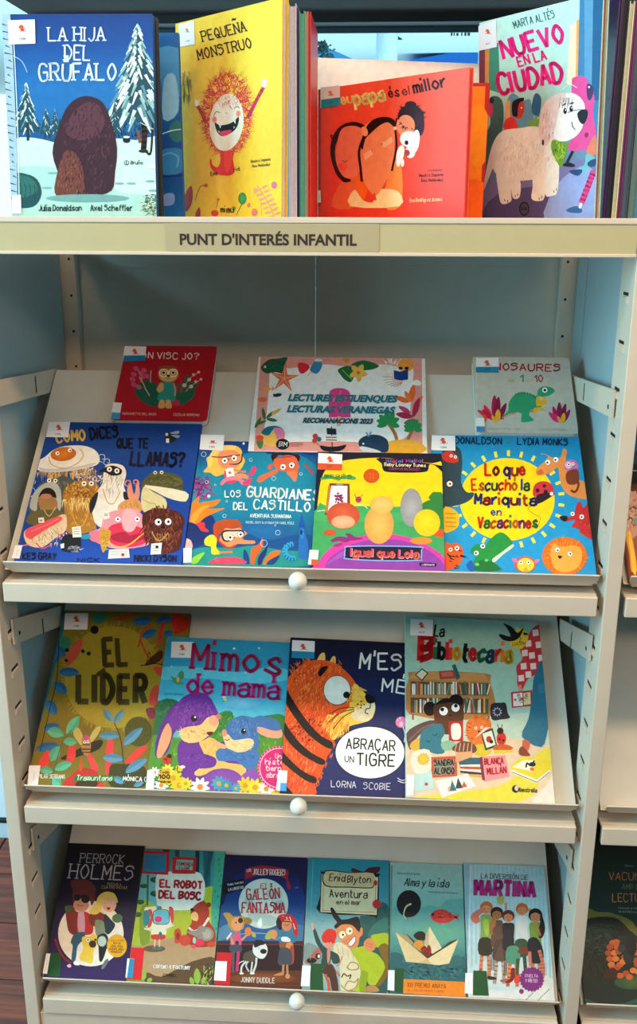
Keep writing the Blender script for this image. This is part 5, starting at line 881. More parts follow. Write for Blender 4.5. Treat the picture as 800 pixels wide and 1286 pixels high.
A.e(351, 366, 73, 79, '#15120f'); A.e(351, 366, 70, 76, '#e8e8dc', '#d8d8c8'); A.e(401, 391, 18, 18, '#15120f')
A.p('498,395 515,388 545,400 552,425 530,436 508,428', '#15120f'); A.l('527,430 524,460 505,465 500,485 515,490', 5, '#15120f'); A.l('440,458 370,462 310,492', 4, '#3a1c14'); A.l('442,466 370,485 308,535', 4, '#3a1c14'); A.l('442,475 380,510 330,572', 4, '#3a1c14')
for x, y in ((460, 440), (478, 425), (478, 445), (494, 442), (476, 458)): A.e(x, y, 4.5, 4.5, '#2a1c14', n=8)
A.e(525, 696, 186, 140, '#15120f', n=40); A.e(525, 696, 182, 136, '#f0ede6', n=40)
A.e(690, 535, 30, 30, '#d87ca8'); A.e(690, 545, 12, 14, '#f0b0cc'); A.e(672, 525, 5, 6, '#f0b0cc'); A.e(684, 515, 5, 6, '#f0b0cc'); A.l('670,830 690,842 710,840', 4, '#e8e8f0'); A.l('672,845 700,855 720,850', 4, '#e8e8f0'); A.l('700,560 710,600 706,640', 5, '#e8e8f0')
A.done('cover_illustration')
A.tx("M'ESTIMO", 470, 250, 925, 282, 82, '#e8e8e0', .13, 0, .07); A.tx('MÉS', 588, 372, 790, 392, 68, '#e8e8e0', .13, 0, .07); A.tx('ABRAÇAR', 400, 674, 656, 688, 54, '#14100f', .13, 0, .07); A.tx('UN', 392, 745, 438, 748, 32, '#14100f', .14, 0, .07); A.tx('TIGRE', 456, 762, 654, 770, 60, '#14100f', .14, 0, .07); A.done('title_lettering')
A.tx('LORNA', 320, 878, 450, 884, 34, '#dcdce4', .1, 0, .07); A.tx('SCOBIE', 492, 888, 632, 894, 34, '#dcdce4', .1, 0, .07); A.done('author_lettering')
b.st([(114, 102), (233, 108), (230, 200), (110, 194)], '#1c84a8', ''); b.st([(40, 790), (88, 792), (82, 900), (28, 896)], '#3a9ad0', name='spine_label')

b = Bk(slope(2, .1725, .4075, .0012, .0132, .0002), .235, .3200, .011, '#a9c4b4', '#a8c0b0', 'tall pale green hardback with a girl reading before a bookcase', R2, 'hard', (500, 750, 3.333))
A = b.A; A.bg('#8ab4a4 #94bca8 #9cc4b0 #a0c4b0 #a8c4b4 #c8c0a8 #d8c4a4 #d8c49c', 14)
A.p('30,500 200,490 400,495 640,490 640,640 30,640', '#b8ccb8'); A.p('30,620 200,610 420,590 560,600 660,650 660,870 30,870', '#e0c4a0'); A.p('60,840 200,820 420,790 520,720 600,640 650,640 655,700 600,760 500,860 60,870', '#e0cc3c'); A.p('560,860 620,790 655,740 655,865', '#e8d4c4')
A.p('45,340 70,312 360,318 385,355 385,500 45,490', '#b87c44'); A.p('45,340 70,312 360,318 385,355', '#c88c50', 0); A.p('52,352 378,360 378,412 52,408', '#6c4424', 0); A.p('52,420 378,426 378,490 52,484', '#6c4424', 0); A.l('62,490 62,512', 7, '#7a4c24', 0); A.l('378,500 378,520', 7, '#7a4c24', 0)
R = A.R
for y0, y1 in ((352, 408), (420, 484)):
    x = 58
    while x < 372:
        w = R.uniform(4, 8); t = R.uniform(0, 14); sl = R.choice((0, 0, 0, 12, -8)) if x > 180 else 0
        A.p([(x+sl, y0+t), (x+w+sl, y0+t), (x+w, y1), (x, y1)], R.choice(('#d8c8a8', '#c83c34', '#2f6c64', '#e0d8c8', '#8a3c2c', '#5c8c7c', '#e09c50', '#3c4c54', '#e8e0d0')), 0); A.lay -= .9; x += w+R.choice((.5, .5, 4))
A.lay += 2
A.p('70,325 100,297 127,318 100,352', '#2c2c24', 0); A.p('76,325 100,303 121,319 99,345', '#d8d0a8', 0); A.p('170,310 235,305 245,340 175,345', '#a84434', 0); A.p('180,316 226,312 230,330 184,334', '#c86450', 0); A.p('225,285 240,280 260,335 245,348', '#2c5c5c', 0)
# girl
A.e(133, 467, 27, 30, '#1c1416'); A.e(242, 436, 30, 30, '#1c1416'); A.p('150,500 150,455 185,430 235,432 268,455 275,500 255,560 200,575 160,550', '#5c3420'); A.p('155,450 190,425 240,430 265,452 230,440 180,445', '#1c1416'); eye(A, 190, 477, 18, -.3, -.4, .45); eye(A, 240, 463, 17, .1, -.5, .45); A.e(218, 495, 8, 5, '#3c2014')
A.p('35,570 90,530 150,515 160,545 110,560 70,600 50,640', '#5c4444'); A.l('45,600 100,550 150,530', 4, '#8a6c5c'); A.p('50,615 90,590 110,640 60,640', '#d8a83c')
A.p('212,520 272,518 272,604 212,604', '#b8242c', 0); A.p('224,534 250,528 262,545 260,590 230,596 222,570', '#f0e4d4')
A.p('95,570 130,540 180,530 195,570 180,600 195,650 150,655 120,640 92,650', '#2c7484'); A.l('118,600 126,606 132,600', 3, '#14343c'); A.l('145,575 155,580 162,572', 3, '#14343c'); A.p('180,610 220,600 245,620 220,640 190,640', '#8ab494')
A.p('285,530 310,505 350,500 385,515 390,560 370,610 320,620 290,590', '#e0702c'); A.fuzz(335, 560, 50, 56, '#e88030 #c8541c', 70, 18, 7, None, .6, .5); eye(A, 325, 548, 6); eye(A, 350, 545, 6); A.e(338, 562, 6, 4, '#5c2414'); A.e(350, 640, 40, 26, '#d8b82c')
A.p('345,565 395,548 415,625 365,642', '#1f3c34', 0); A.p('352,572 391,558 408,618 370,632', '#d8dcc8', 0); A.e(380, 595, 12, 14, '#b82c24'); A.e(390, 605, 8, 8, '#1a1414'); A.p('320,590 365,545 385,545 350,570', '#e8d8c0', 0)
A.p('225,640 260,605 310,610 330,640 300,655', '#6c4434'); 
for k in range(5): A.l([(245+k*16, 612), (238+k*17, 645)], 4, '#d89c7c', 0)
A.e(432, 592, 20, 28, '#c8281e'); A.e(427, 560, 14, 14, '#1a1414'); A.e(424, 595, 5, 5, '#1a1414'); A.e(440, 600, 5, 5, '#1a1414'); A.l('422,550 415,532', 3, '#1a1414'); A.l('432,550 436,532', 3, '#1a1414'); A.p('400,625 440,615 482,632 440,650 405,648', '#c8582c'); A.p('400,640 482,640 478,650 402,655', '#d8c02c', 0)
A.p('388,450 430,442 450,445 458,485 468,505 430,512 392,512', '#2c2a34'); star(A, 415, 480, 22, 12, 10, '#b8b4c8'); A.e(415, 480, 12, 12, '#2c2a34')
A.e(92, 690, 40, 36, '#f0dcc0'); A.p('58,655 130,640 135,725 70,735', '#f0dcc4'); star(A, 106, 678, 29, 20, 14, '#e8a020'); A.e(106, 678, 18, 18, '#f4bc38')
A.p('138,670 245,665 247,750 140,756', '#c85030', 0); A.p('148,682 234,678 236,740 150,746', '#8a8c7c', 0); A.p('240,650 310,645 310,690 240,690', '#e0a070', 0); A.p('252,690 300,672 345,672 350,700 262,715', '#2c5c6c', 0)
for k, c in enumerate(('#e8e0cc', '#c83c34', '#e8e0cc', '#2c2c34', '#e0a040')): A.p([(258, 702+k*8), (352, 700+k*12), (354, 708+k*12), (262, 710+k*9)], c, 0)
A.p('338,672 352,668 368,770 352,765', '#7c2c44', 0); A.p('352,668 448,662 465,752 364,772', '#e89090', 0)
A.p('472,705 520,665 635,690 632,720 580,765 475,722', '#e0c830', 0); A.p('475,722 580,765 634,722 636,735 582,780 478,738', '#f0e8d4', 0); A.l('478,733 581,775 634,732', 3, '#2c2420', 0); A.p('478,712 520,684 575,682 560,730 530,722', '#f0e8cc', 0); A.l('535,712 540,695 555,705 570,685', 7, '#1a1616'); A.e(562, 700, 14, 10, '#1a1616'); A.e(560, 720, 10, 8, '#e0702c')
A.p('60,745 140,730 150,800 70,815', '#b8d4cc', 0); A.e(118, 783, 8, 7, '#c83c44'); A.p('155,770 290,738 325,790 185,840', '#f0e8d8', 0); A.p('205,800 215,790 235,812 210,815', '#e8a088', 0); A.p('225,765 245,810 215,812', '#2c6c74', 0); A.p('250,755 272,800 240,802', '#3c3c44', 0); A.p('275,770 290,795 265,797', '#c85838', 0); A.e(480, 805, 0.1, .1, '#2a2018')
# checked sleeve, teal trousers, shoe, bird
A.p('550,150 570,125 600,118 612,200 605,280 580,320 540,345 520,385 500,375 498,330 495,290 520,260 510,220 530,190', '#c8343c')
for x, y, a in ((575, 150, 20), (545, 195, 30), (588, 200, 10), (560, 245, 20), (530, 235, 20), (598, 255, 0), (525, 290, 25), (565, 290, 10), (515, 340, 30), (545, 325, 10)): A.p([(x-13, y-12), (x+11, y-15), (x+13, y+11), (x-11, y+14)], '#f0d4cc', 0)
A.l('510,370 512,405', 14, '#d88c6c', 0); A.p('472,398 560,390 562,455 476,464', '#b8283c', 0); A.p('480,404 520,400 522,455 482,458', '#e8dcd0', 0); A.p('524,402 553,398 555,448 526,452', '#d8cc98', 0); A.e(490, 430, 5, 5, '#b8283c'); A.e(518, 425, 5, 5, '#b8283c')
A.p('575,320 590,280 620,270 640,420 640,500 625,560 600,628 518,585 545,510 560,420 565,350', '#2c6c84'); A.p('585,365 615,362 616,400 588,402', '#3c7c94', 0); A.p('520,600 550,605 545,640 525,650', '#c86048'); A.p('505,640 520,625 545,650 550,665 510,662', '#8a3c2c')
A.p('465,180 500,130 530,140 545,170 520,215 480,210', '#e0c038'); A.p('430,155 470,165 455,130 440,110 475,125 500,150 525,128 510,165 480,185 440,180 422,160', '#1c1a1e'); eye(A, 498, 130, 5); A.p('525,148 545,155 528,160', '#1c1a1e')
A.e(492, 803, 16, 16, '#1a1616'); A.e(498, 800, 11, 12, '#d8c4a0')
A.done('cover_illustration')
A.tx('La', 150, 162, 190, 166, 46, '#16181c', .16, 0, .06); A.tx('B', 92, 262, 142, 264, 96, '#c81c24', .3); A.tx('ibliotecaria', 154, 258, 474, 274, 70, '#2c5c3c #1c1a1c #c8202c #d8342c #e0a020 #1c1c20 #c82c34 #2c6c4c #1c4c5c #d8382c #e07020 #c8a020', .22, 0, .08); A.done('title_lettering')
A.tx('SANDRA', 152, 706, 232, 704, 24, '#16141a', .16, 0, .06); A.tx('ALONSO', 152, 740, 234, 740, 26, '#16141a', .16, 0, .06); A.tx('BLANCA', 362, 702, 440, 696, 24, '#b81c2c', .2, 0, .06); A.tx('MILLÁN', 374, 742, 452, 736, 26, '#b81c2c', .2, 0, .06); A.tx('Maestrella', 502, 814, 580, 818, 18, '#1a1616', .15); A.tx('2ª', 506, 190, 522, 186, 20, '#5a3a10', .14); A.tx('EDICIÓN', 478, 204, 532, 200, 12, '#5a3a10', .14)
A.tx('TOP', 530, 440, 546, 410, 12, '#2c2420', .18); A.tx('SECRET', 496, 406, 510, 446, 10, '#2c2420', .18); A.done('author_lettering')
b.st([(52, 92), (146, 96), (144, 164), (50, 160)], None, 'ALO'); b.st([(36, 744), (66, 744), (64, 832), (34, 830)], name='spine_label')

# ================================================================== THIRD SLOPE
b = Bk(slope(3, -.4400, -.2960, .0012), .144, .2270, .012, '#1c1426', '#14101c', 'dark purple paperback with a cream circle and silver title, leftmost on the third slope', R3, 'paper', (45, 1050, 5.714))
A = b.A; A.bg('#14121a #16131e #1a1428 #22183c #2a1a48 #301a50', 12)
A.e(395, 700, 235, 235, '#e8dcc8', n=40)
# two children with a small yellow dog, seen on the cream circle
A.p('215,540 240,500 265,500 290,540 320,560 330,700 300,720 240,690 222,620', '#7a2c24'); A.p('300,560 350,540 400,580 410,690 350,710 300,690', '#b82c30'); A.p('305,550 345,540 350,690 305,690', '#c89ab0'); A.p('380,570 440,540 500,570 520,620 480,650 400,640', '#7a3028'); A.p('430,600 490,620 500,700 440,720 425,660', '#7c8c74'); A.p('490,560 540,600 570,640 530,700 500,690', '#1f3440')
A.p('280,700 350,690 345,740 300,790 285,890 255,890 265,790 250,760', '#2c5a70'); A.p('440,720 500,700 520,760 480,890 455,890 450,800', '#1c1a20'); A.e(232, 522, 26, 26, '#3c5c34'); A.e(585, 590, 38, 32, '#4c6c44')
A.e(325, 495, 56, 48, '#c88c70'); A.p('270,470 265,400 290,350 340,330 390,350 420,400 425,450 400,500 385,450 340,420 290,440', '#6a2824'); A.e(297, 440, 25, 25, '#1a1616'); A.e(356, 452, 30, 30, '#1a1616'); A.l('295,492 320,502 345,495', 4, '#5a2420')
A.p('400,560 380,540 430,480 450,430 500,400 560,410 585,460 570,480 520,450 480,480 470,530 440,560', '#e8c860'); A.e(528, 490, 50, 56, '#e8b090'); A.p('470,480 490,430 540,410 580,440 585,480 540,440 500,470', '#e8c860'); eye(A, 512, 470, 9); eye(A, 555, 475, 9); A.p('505,515 535,512 525,532', '#8a2c2c')
A.p('330,740 345,720 390,720 400,700 430,710 440,750 430,800 415,820 410,900 385,915 350,900 320,890 315,860 340,810', '#e8c03c'); A.e(408, 775, 26, 26, '#3c2018'); eye(A, 375, 745, 15); A.e(428, 745, 9, 9, '#3c2018'); A.e(475, 755, 38, 44, '#3c4c44'); A.e(475, 755, 31, 37, '#b8c8bc'); A.l('470,795 465,890', 10, '#1a1616'); A.p('470,950 490,900 515,880 520,900 490,950', '#6c6c6c'); A.p('270,905 300,900 315,925 280,925', '#f0ece0')
A.e(582, 788, 72, 82, '#e8a81c', '#e0a018', n=30); A.p('222,930 245,918 255,935 240,945', '#e8b0b8'); 
A.p('250,330 300,310 380,320 430,370 420,420 360,380 280,400', '#5c2624'); A.l('140,740 165,810 200,870 250,910', 16, '#8a2c34')
A.p('98,836 182,842 172,1008 80,1004', '#124c24', 0)
A.done('cover_illustration'); A.tx('PERROCK', 315, 186, 628, 200, 62, '#9c9ca4', .09, .7, 0, .12); A.tx('HOLMES', 236, 300, 690, 318, 100, '#a8a8b0', .09, .8, 0, .12); A.done('title_lettering')
A.tx('PISTAS A', 512, 354, 612, 360, 18, '#a88c60', .15); A.tx('CUATRO PATAS', 475, 376, 656, 382, 20, '#a88c60', .15); A.tx('MÁS DE', 556, 774, 610, 778, 12, '#5c1c14', .2); A.tx('200.000', 540, 796, 622, 802, 15, '#5c1c14', .2); A.tx('EJEMPLARES', 530, 816, 630, 822, 13, '#5c1c14', .2); A.tx('VENDIDOS', 540, 836, 616, 840, 12, '#5c1c14', .2); A.tx('COLECCIÓN', 540, 756, 630, 756, 11, '#5c1c14', .15); A.done('badge_lettering')
b.st([(76, 842), (106, 844), (82, 990), (50, 986)], name='spine_label')

b = Bk(slope(3, -.2945, -.1455, .0012), .149, .2225, .012, '#3c8a84', '#8a9c34', 'small paperback with a robot and a red bear on a brown rock', R3, 'paper', (150, 1055, 5.714))
A = b.A; A.bg('#2c7c80 #34888a #3c8c8c #5c9c5c #8aa030 #8c9c2c #7c8c24', 10)
for x, w, c in ((310, 50, '#14303c'), (400, 30, '#1c4450'), (545, 30, '#14303c'), (600, 60, '#1f5c64')): A.p([(x, 60), (x+w, 60), (x+w*.8, 400), (x+w*.1, 400)], c, 0)
A.p('100,260 200,240 320,260 300,480 120,520', '#6cacb0'); A.p('90,460 200,430 300,500 520,480 700,440 700,760 60,760', '#a4b030'); A.p('600,360 680,340 700,500 600,480', '#a8b428'); A.p('640,80 675,80 620,340 600,340', '#1c4c54', 0); A.p('690,60 760,90 745,300 700,720 665,700 660,450 680,250', '#3c9c80'); 
for k in range(14): A.e(700+A.R.uniform(-15, 30), 140+k*38, 4, 10, '#1f6450', n=8)
A.l('205,250 200,480', 14, '#3c6c48'); A.l('195,480 175,740', 26, '#6c8428'); A.p('150,500 210,480 215,740 150,740', '#7c902c')
for x, y, s in ((175, 330, 26), (255, 285, 34), (255, 385, 34), (150, 445, 28), (130, 535, 30)): A.e(x, y, s, s*.6, '#1f4c2c'); A.e(x+8, y-6, s*.7, s*.4, '#2f6438')
A.p('260,280 300,235 420,225 560,230 600,270 615,340 600,440 560,490 440,505 320,495 270,460', '#d4dccc')
A.p('60,760 170,760 260,715 420,700 560,715 700,760 700,1045 200,1030 190,950 150,900 60,900', '#b08c64'); A.p('200,950 300,980 460,900 560,860 690,850 690,1045 210,1030', '#5c4028'); A.e(250, 780, 80, 24, '#6c4c30')
A.p('165,75 360,85 350,250 155,240', '#b81c24', 0); A.p('182,98 338,100 330,230 172,225', '#2478a0', 0); A.p('395,120 540,125 552,140 545,230 530,242 390,240 378,225 382,140', '#b82024'); A.p('412,140 530,145 524,215 402,212', '#6cb0a4', 0)
A.p('180,500 210,480 360,475 390,500 392,560 375,610 330,635 240,640 190,620', '#dcd8b8'); A.p('170,540 180,510 205,505 220,560 205,610 180,615 170,590', '#2c7c84'); A.p('205,505 230,500 240,560 225,620 200,625 222,560', '#c8402c'); A.p('355,482 385,490 392,560 378,600 365,560', '#c84838'); A.p('250,520 280,505 345,510 355,550 345,595 300,600 255,595 240,560', '#5cb0c0'); A.e(280, 568, 27, 22, '#d82c64'); A.l('245,515 240,560 255,600 345,600 358,550 345,505 280,500 245,515', 6, '#2c4c54')
A.p('235,640 330,635 325,690 240,690', '#e0d8b8'); A.p('232,680 325,680 318,712 240,715', '#c8382c'); A.e(294, 675, 13, 17, '#2c6c74'); A.l('235,650 180,635', 12, '#d8d0b0'); A.l('325,640 390,610', 12, '#d8d0b0'); A.l('255,715 252,770', 12, '#e0a890'); A.l('288,715 286,770', 12, '#e0a890'); A.e(250, 775, 16, 10, '#1c7c6c'); A.e(288, 775, 16, 10, '#1c7c6c'); A.e(285, 487, 20, 14, '#2c8c84')
A.p('510,520 540,470 590,440 630,460 645,520 640,580 680,640 690,720 660,760 580,770 520,760 480,720 490,640 520,590', '#a83420'); A.e(600, 455, 18, 20, '#a83420'); A.e(640, 465, 18, 18, '#8a2c1c'); A.p('515,530 545,515 565,540 560,580 520,570', '#e0b070'); A.e(522, 500, 14, 12, '#1a1414'); A.l('500,630 540,655 600,620 640,560', 16, '#e8e0d0'); A.p('490,650 540,655 600,625 620,700 500,720', '#a83420')
A.p('395,650 430,635 445,680 440,730 400,740 395,700', '#c8442c'); A.e(470, 720, 40, 40, '#c8402c'); A.e(420, 690, 14, 28, '#8a2c1c')
A.e(625, 675, 52, 50, '#8a8478'); A.e(625, 675, 36, 36, '#a89c8c'); A.e(590, 640, 30, 26, '#8a8478'); A.p('480,660 560,650 600,680 590,740 540,740 560,700', '#8a8478'); A.e(575, 735, 34, 28, '#d83448'); A.e(538, 720, 12, 24, '#8ac4b8'); A.e(660, 750, 30, 20, '#c8442c'); A.e(530, 765, 18, 14, '#e04858')
for x, y, L, w, a in ((560, 1035, 115, 50, -92), (530, 1040, 60, 34, -110), (590, 1035, 70, 36, -60), (170, 1010, 90, 50, -90), (200, 1015, 40, 30, -30)): leaf(A, x, y, L, w, a, '#8aa83c')
A.fuzz(645, 970, 50, 80, '#1c2418 #c8c464 #2c3418', 90, 26, 8, -90, 0, .5); A.p('76,770 178,775 158,1005 42,1000', '#d81c24', 0)
A.done('cover_illustration'); A.tx('EL ROBOT', 292, 336, 592, 350, 50, '#c02830', .3, 0, .03); A.tx('DEL BOSC', 284, 414, 580, 428, 50, '#c02830', .3, 0, .03); A.done('title_lettering')
A.tx('COMENÇO', 414, 182, 526, 186, 22, '#a82430', .22); A.tx('A LLEGIR', 425, 210, 500, 212, 18, '#a82430', .22); A.tx('COPONS & FORTUNY', 245, 918, 505, 930, 24, '#ece8e0', .22); A.tx('COMBEL', 315, 980, 415, 984, 20, '#2c1c14', .2); A.done('author_lettering')
b.st([(58, 850), (108, 852), (96, 990), (44, 988)], '#2484a4', 'full', name='spine_label')

b = Bk(slope(3, -.1440, .0065, .0012), .1505, .2175, .012, '#142050', '#181018', 'blue paperback with a full moon, two pirate children and a dog', R3, 'paper', (260, 1065, 5.714))
A = b.A; A.bg('#141434 #141a48 #14306c #145088 #1a5c90 #1a4c7c #1a4470', 14); A.p('90,60 740,60 720,420 690,300 620,180 400,120 250,150 170,260 100,420', '#14163c'); A.e(405, 400, 178, 180, '#c4d0c0', '#b4c4b8', n=40)
for x, y, rx, ry in ((480, 330, 60, 40), (520, 420, 40, 50), (360, 480, 70, 50), (440, 520, 60, 40), (300, 380, 30, 50)): A.e(x, y, rx, ry, '#9cb4ac')
A.p('360,555 370,520 388,500 395,540 385,570', '#dce4dc'); A.p('60,600 150,545 200,570 240,610 60,670', '#4c7c98'); A.p('470,600 560,560 700,560 700,680 480,660', '#3c6c8c'); A.l('230,620 340,610 480,620', 6, '#7ca4ac'); A.p('50,668 720,668 700,700 50,700', '#3c1c24', 0); A.p('50,692 700,694 690,900 50,900', '#241018', 0); A.p('50,880 690,880 680,1030 50,1000', '#5c2c18', 0); A.e(400, 935, 240, 40, '#8a4c20', '#6c3418'); A.l('60,960 670,975', 3, '#3c1c10', 0); A.l('60,990 670,1005', 3, '#3c1c10', 0); A.l('60,690 700,694', 7, '#6c2c2c', 0)
A.p('275,180 285,150 400,125 560,150 585,180 580,215 600,270 592,300 570,270 555,215 400,185 285,222', '#8a1c30'); A.p('115,255 265,215 272,290 180,320 110,335', '#0c0c14', 0)
# girl
A.p('165,690 205,600 235,605 245,700', '#d0507c'); A.p('115,470 160,465 190,490 250,490 320,510 315,545 270,545 260,580 200,600 160,570 145,520', '#b08838'); A.e(215, 545, 42, 50, '#d89464'); A.e(240, 520, 18, 20, '#3c1c1c'); A.e(208, 535, 5, 8, '#1a1414'); A.e(290, 522, 28, 24, '#8a6c30'); A.l('140,655 170,640 185,690', 16, '#d89464'); A.l('250,660 290,620', 14, '#d89464'); A.e(295, 600, 24, 32, '#d8783c'); A.p('165,700 240,695 246,745 170,745', '#3c4450'); A.l('190,745 185,890', 20, '#4c4c58'); A.l('225,745 215,880', 22, '#b8305c'); A.l('145,650 175,610', 12, '#d8d0d8'); A.p('320,600 345,610 350,640 325,635', '#a89c4c'); A.e(215, 680, 14, 14, '#3c2418')
# boy
A.p('500,520 510,490 540,475 600,480 640,520 650,600 640,650 620,640 615,570 590,540 530,530', '#b81c24'); 
for k in range(16): A.e(545+(k*29) % 90, 490+(k*17) % 60+(40 if (k*29) % 90 > 60 else 0), 4, 4, '#e8d8d0', n=6)
A.p('495,540 510,500 530,520 540,570 520,590', '#1a1414'); A.e(572, 555, 36, 42, '#c87c54'); A.l('555,548 575,556 590,545', 4, '#2a1414'); A.l('540,525 600,530', 7, '#1a1414'); A.p('520,620 560,600 610,610 640,640 625,680 520,680', '#2c6c8c'); A.p('535,640 580,640 600,670 540,670', '#dcdcd8'); A.l('525,640 490,655 470,620', 12, '#5c94ac'); A.e(478, 620, 27, 34, '#d8884c'); A.p('415,640 440,600 465,590 460,650 425,655', '#a89c4c'); A.p('520,680 600,680 615,720 540,735', '#8a4c2c'); A.e(593, 705, 28, 30, '#d8843c'); A.p('595,720 620,700 625,810 600,830', '#a83c2c')
A.p('525,720 600,730 610,830 560,840 510,830', '#3c444c'); A.l('548,840 545,900', 16, '#b8784c'); A.l('575,840 578,920', 16, '#b8784c'); A.p('475,915 520,895 550,890 545,915', '#b8784c'); A.e(578, 920, 17, 18, '#c0845c')
# dog
A.p('265,760 300,740 340,735 360,770 340,815 290,815 262,800', '#4c4438'); A.p('335,690 370,665 420,690 435,740 410,790 370,790 330,750', '#dcd8d0'); A.p('335,690 350,660 400,665 415,690 380,700 345,715', '#14141a'); A.e(405, 742, 24, 18, '#14141a'); eye(A, 372, 718, 10); A.l('355,790 350,840 330,895', 14, '#dcd8d0'); A.l('325,820 315,900', 12, '#c8c4bc'); A.l('280,815 250,850 245,900', 13, '#dcd8d0'); A.l('295,815 280,845 300,885', 11, '#c8c4bc'); A.l('265,810 240,820 230,830', 6, '#dcd8d0'); A.e(325, 900, 18, 7, '#e4e0d8'); A.e(248, 900, 16, 7, '#e4e0d8')
A.p('72,748 182,752 162,985 50,980', '#c81420', 0); A.e(645, 285, 16, 8, '#6c2c9c')
A.done('cover_illustration'); A.tx('El', 385, 292, 425, 288, 34, '#b03040', .14, .5, .05, .15); A.tx('GALEÓN', 288, 372, 520, 360, 72, '#b82434', .13, .7, .08); A.tx('FANTASMA', 248, 462, 560, 466, 72, '#b82434', .14, .7, .08); A.done('title_lettering')
A.tx('LOS', 288, 172, 318, 168, 20, '#e0c8c0', .16); A.tx('JOLLEY ROGERS', 330, 190, 560, 196, 40, '#e0c8c0', .13, .5, .05); A.tx('Poder, fuerza y', 150, 272, 262, 250, 16, '#c8c8d0', .14); A.tx('LA LIBERTAD', 155, 308, 264, 290, 18, '#c8c8d0', .15); A.tx('JONNY DUDDLE', 242, 962, 485, 970, 36, '#d8d4c8', .12, .5, .05); A.done('author_lettering')
b.st([(62, 812), (144, 814), (136, 955), (50, 950)], None, name='spine_label')

b = Bk(slope(3, .0080, .1555, .0012), .1475, .2180, .013, '#3c8490', '#d8d4b8', 'hardback with a parchment title panel and a boy in lime green', R3, 'hard', (375, 1065, 6.4))
A = b.A; A.bg('#1f7c8c #2c8090 #4c8c94 #8cacac #9cb4b0 #7c9c98', 12); A.p('480,600 560,540 720,460 720,1150 500,1150', '#1f5450'); A.p('600,620 720,560 720,720 560,720', '#2c6c60'); A.fuzz(160, 450, 60, 180, '#2c6478 #4c7c88', 60, 16, 4, 40, 0, .5); A.p('45,780 110,770 190,830 190,920 50,930', '#7c8c84'); A.p('50,920 100,860 160,800 185,830 130,920', '#b05c50')
A.e(105, 905, 40, 22, '#1a1414'); A.e(155, 870, 20, 24, '#1a1414'); A.e(162, 870, 9, 14, '#e8e0d8'); A.p('435,160 520,190 560,160 640,150 655,165 620,205 440,195', '#4c1c24')
A.p('180,200 215,205 620,225 645,230 635,545 560,540 170,520 175,380', '#1c1a18'); A.p('186,208 638,235 628,538 176,514', '#c8bc94', 0); A.l('200,240 196,500', 4, '#a84434', 0); A.l('190,502 615,518', 4, '#a84434', 0); A.l('620,300 616,500', 4, '#a84434', 0)
A.p('212,180 400,195 602,196 612,205 606,305 570,325 400,318 210,305', '#1c1a18'); A.p('220,188 400,202 600,203 600,300 565,317 400,310 218,298', '#b8a87c'); star(A, 628, 450, 40, 32, 12, '#b8282c'); A.e(618, 280, 16, 22, '#a82c2c')
A.p('255,490 275,480 310,530 355,580 430,560 480,555 495,610 500,680 460,680 440,620 370,600 290,650 310,600 280,560', '#1c1c1c'); A.p('300,650 340,605 420,590 470,620 485,680 500,640 515,650 512,700 490,720 480,780 440,815 390,800 340,750 310,700', '#d88450')
A.p('300,650 290,620 360,575 480,580 495,640 480,670 430,620 350,615', '#1c1c1c'); A.e(352, 697, 27, 30, '#e8e0b8'); A.e(408, 668, 27, 30, '#e8e0b8'); A.e(357, 697, 8, 9, '#1a1414'); A.e(413, 668, 8, 9, '#1a1414'); A.p('395,770 450,710 455,750 420,790', '#f4ece4'); A.l('395,770 450,710 456,752 420,790 395,770', 5, '#7a2418'); A.e(375, 720, 15, 13, '#e09460'); A.l('365,610 395,605', 6, '#1a1414')
A.p('420,820 490,795 540,790 580,830 640,860 695,960 620,1100 560,1090 540,1020 500,1155 450,1155 500,1000 480,930', '#a8b420'); A.p('580,710 640,690 720,690 720,790 620,795', '#a4b01c'); A.p('500,990 560,1010 540,1110 545,1155 490,1155', '#8c9c1c'); A.p('640,800 720,780 720,1000 660,1100 620,1100 695,960', '#7a5c1c'); A.p('525,760 560,725 600,740 620,790 600,825 560,830 530,800', '#d88450'); A.l('540,760 600,780', 4, '#a85c34', 0); A.l('535,780 590,800', 4, '#a85c34', 0)
A.p('290,770 340,760 400,800 440,860 495,960 490,1050 440,1150 340,1150 330,950 280,850', '#d8c8a0')
for k in range(4): A.l([(310+k*40, 775+k*20), (325+k*40, 850+k*20)], 4, '#b89c70')
for t in ('390,960 420,920 470,930 480,970 420,980 390,960', '370,1120 400,1070 450,1080 480,1050 460,1120 400,1150', '340,1100 380,1140 440,1150'): A.l(t, 9, '#a88454')
A.p('185,720 200,680 240,650 290,660 305,700 290,745 240,735 200,760', '#d82c24'); A.fuzz(245, 700, 55, 45, '#e03a2c #b81c1c', 50, 12, 8, None, .5, .6); A.e(245, 770, 34, 42, '#e08c70'); A.p('205,730 240,720 290,735 285,765 205,760', '#d82c24'); eye(A, 235, 765, 5); eye(A, 258, 762, 5)
A.p('115,655 135,650 180,760 230,810 270,830 320,860 330,920 280,930 260,890 250,940 210,990 180,930 190,850 140,760', '#22443c'); A.l('108,605 118,655', 16, '#e0947c'); A.p('230,815 255,815 250,900 232,920', '#d08070'); A.l('350,870 330,930 300,950', 10, '#d07c64'); A.l('240,930 310,1000 330,1030', 12, '#c86c60'); A.p('190,980 260,930 300,1000 320,1150 270,1150 250,1050 210,1020', '#4c2c20'); A.l('215,1020 240,1080 245,1150', 22, '#d85c3c'); A.l('345,1040 365,1010 390,1030 420,1020 410,1050', 9, '#1a1a1c')
A.p('540,1120 600,1100 650,1150 540,1155', '#b07c4c'); A.p('95,928 190,930 200,1155 95,1140', '#124c24', 0)
A.l('118,90 100,500 95,900', 3, '#7cb4bc', 0)
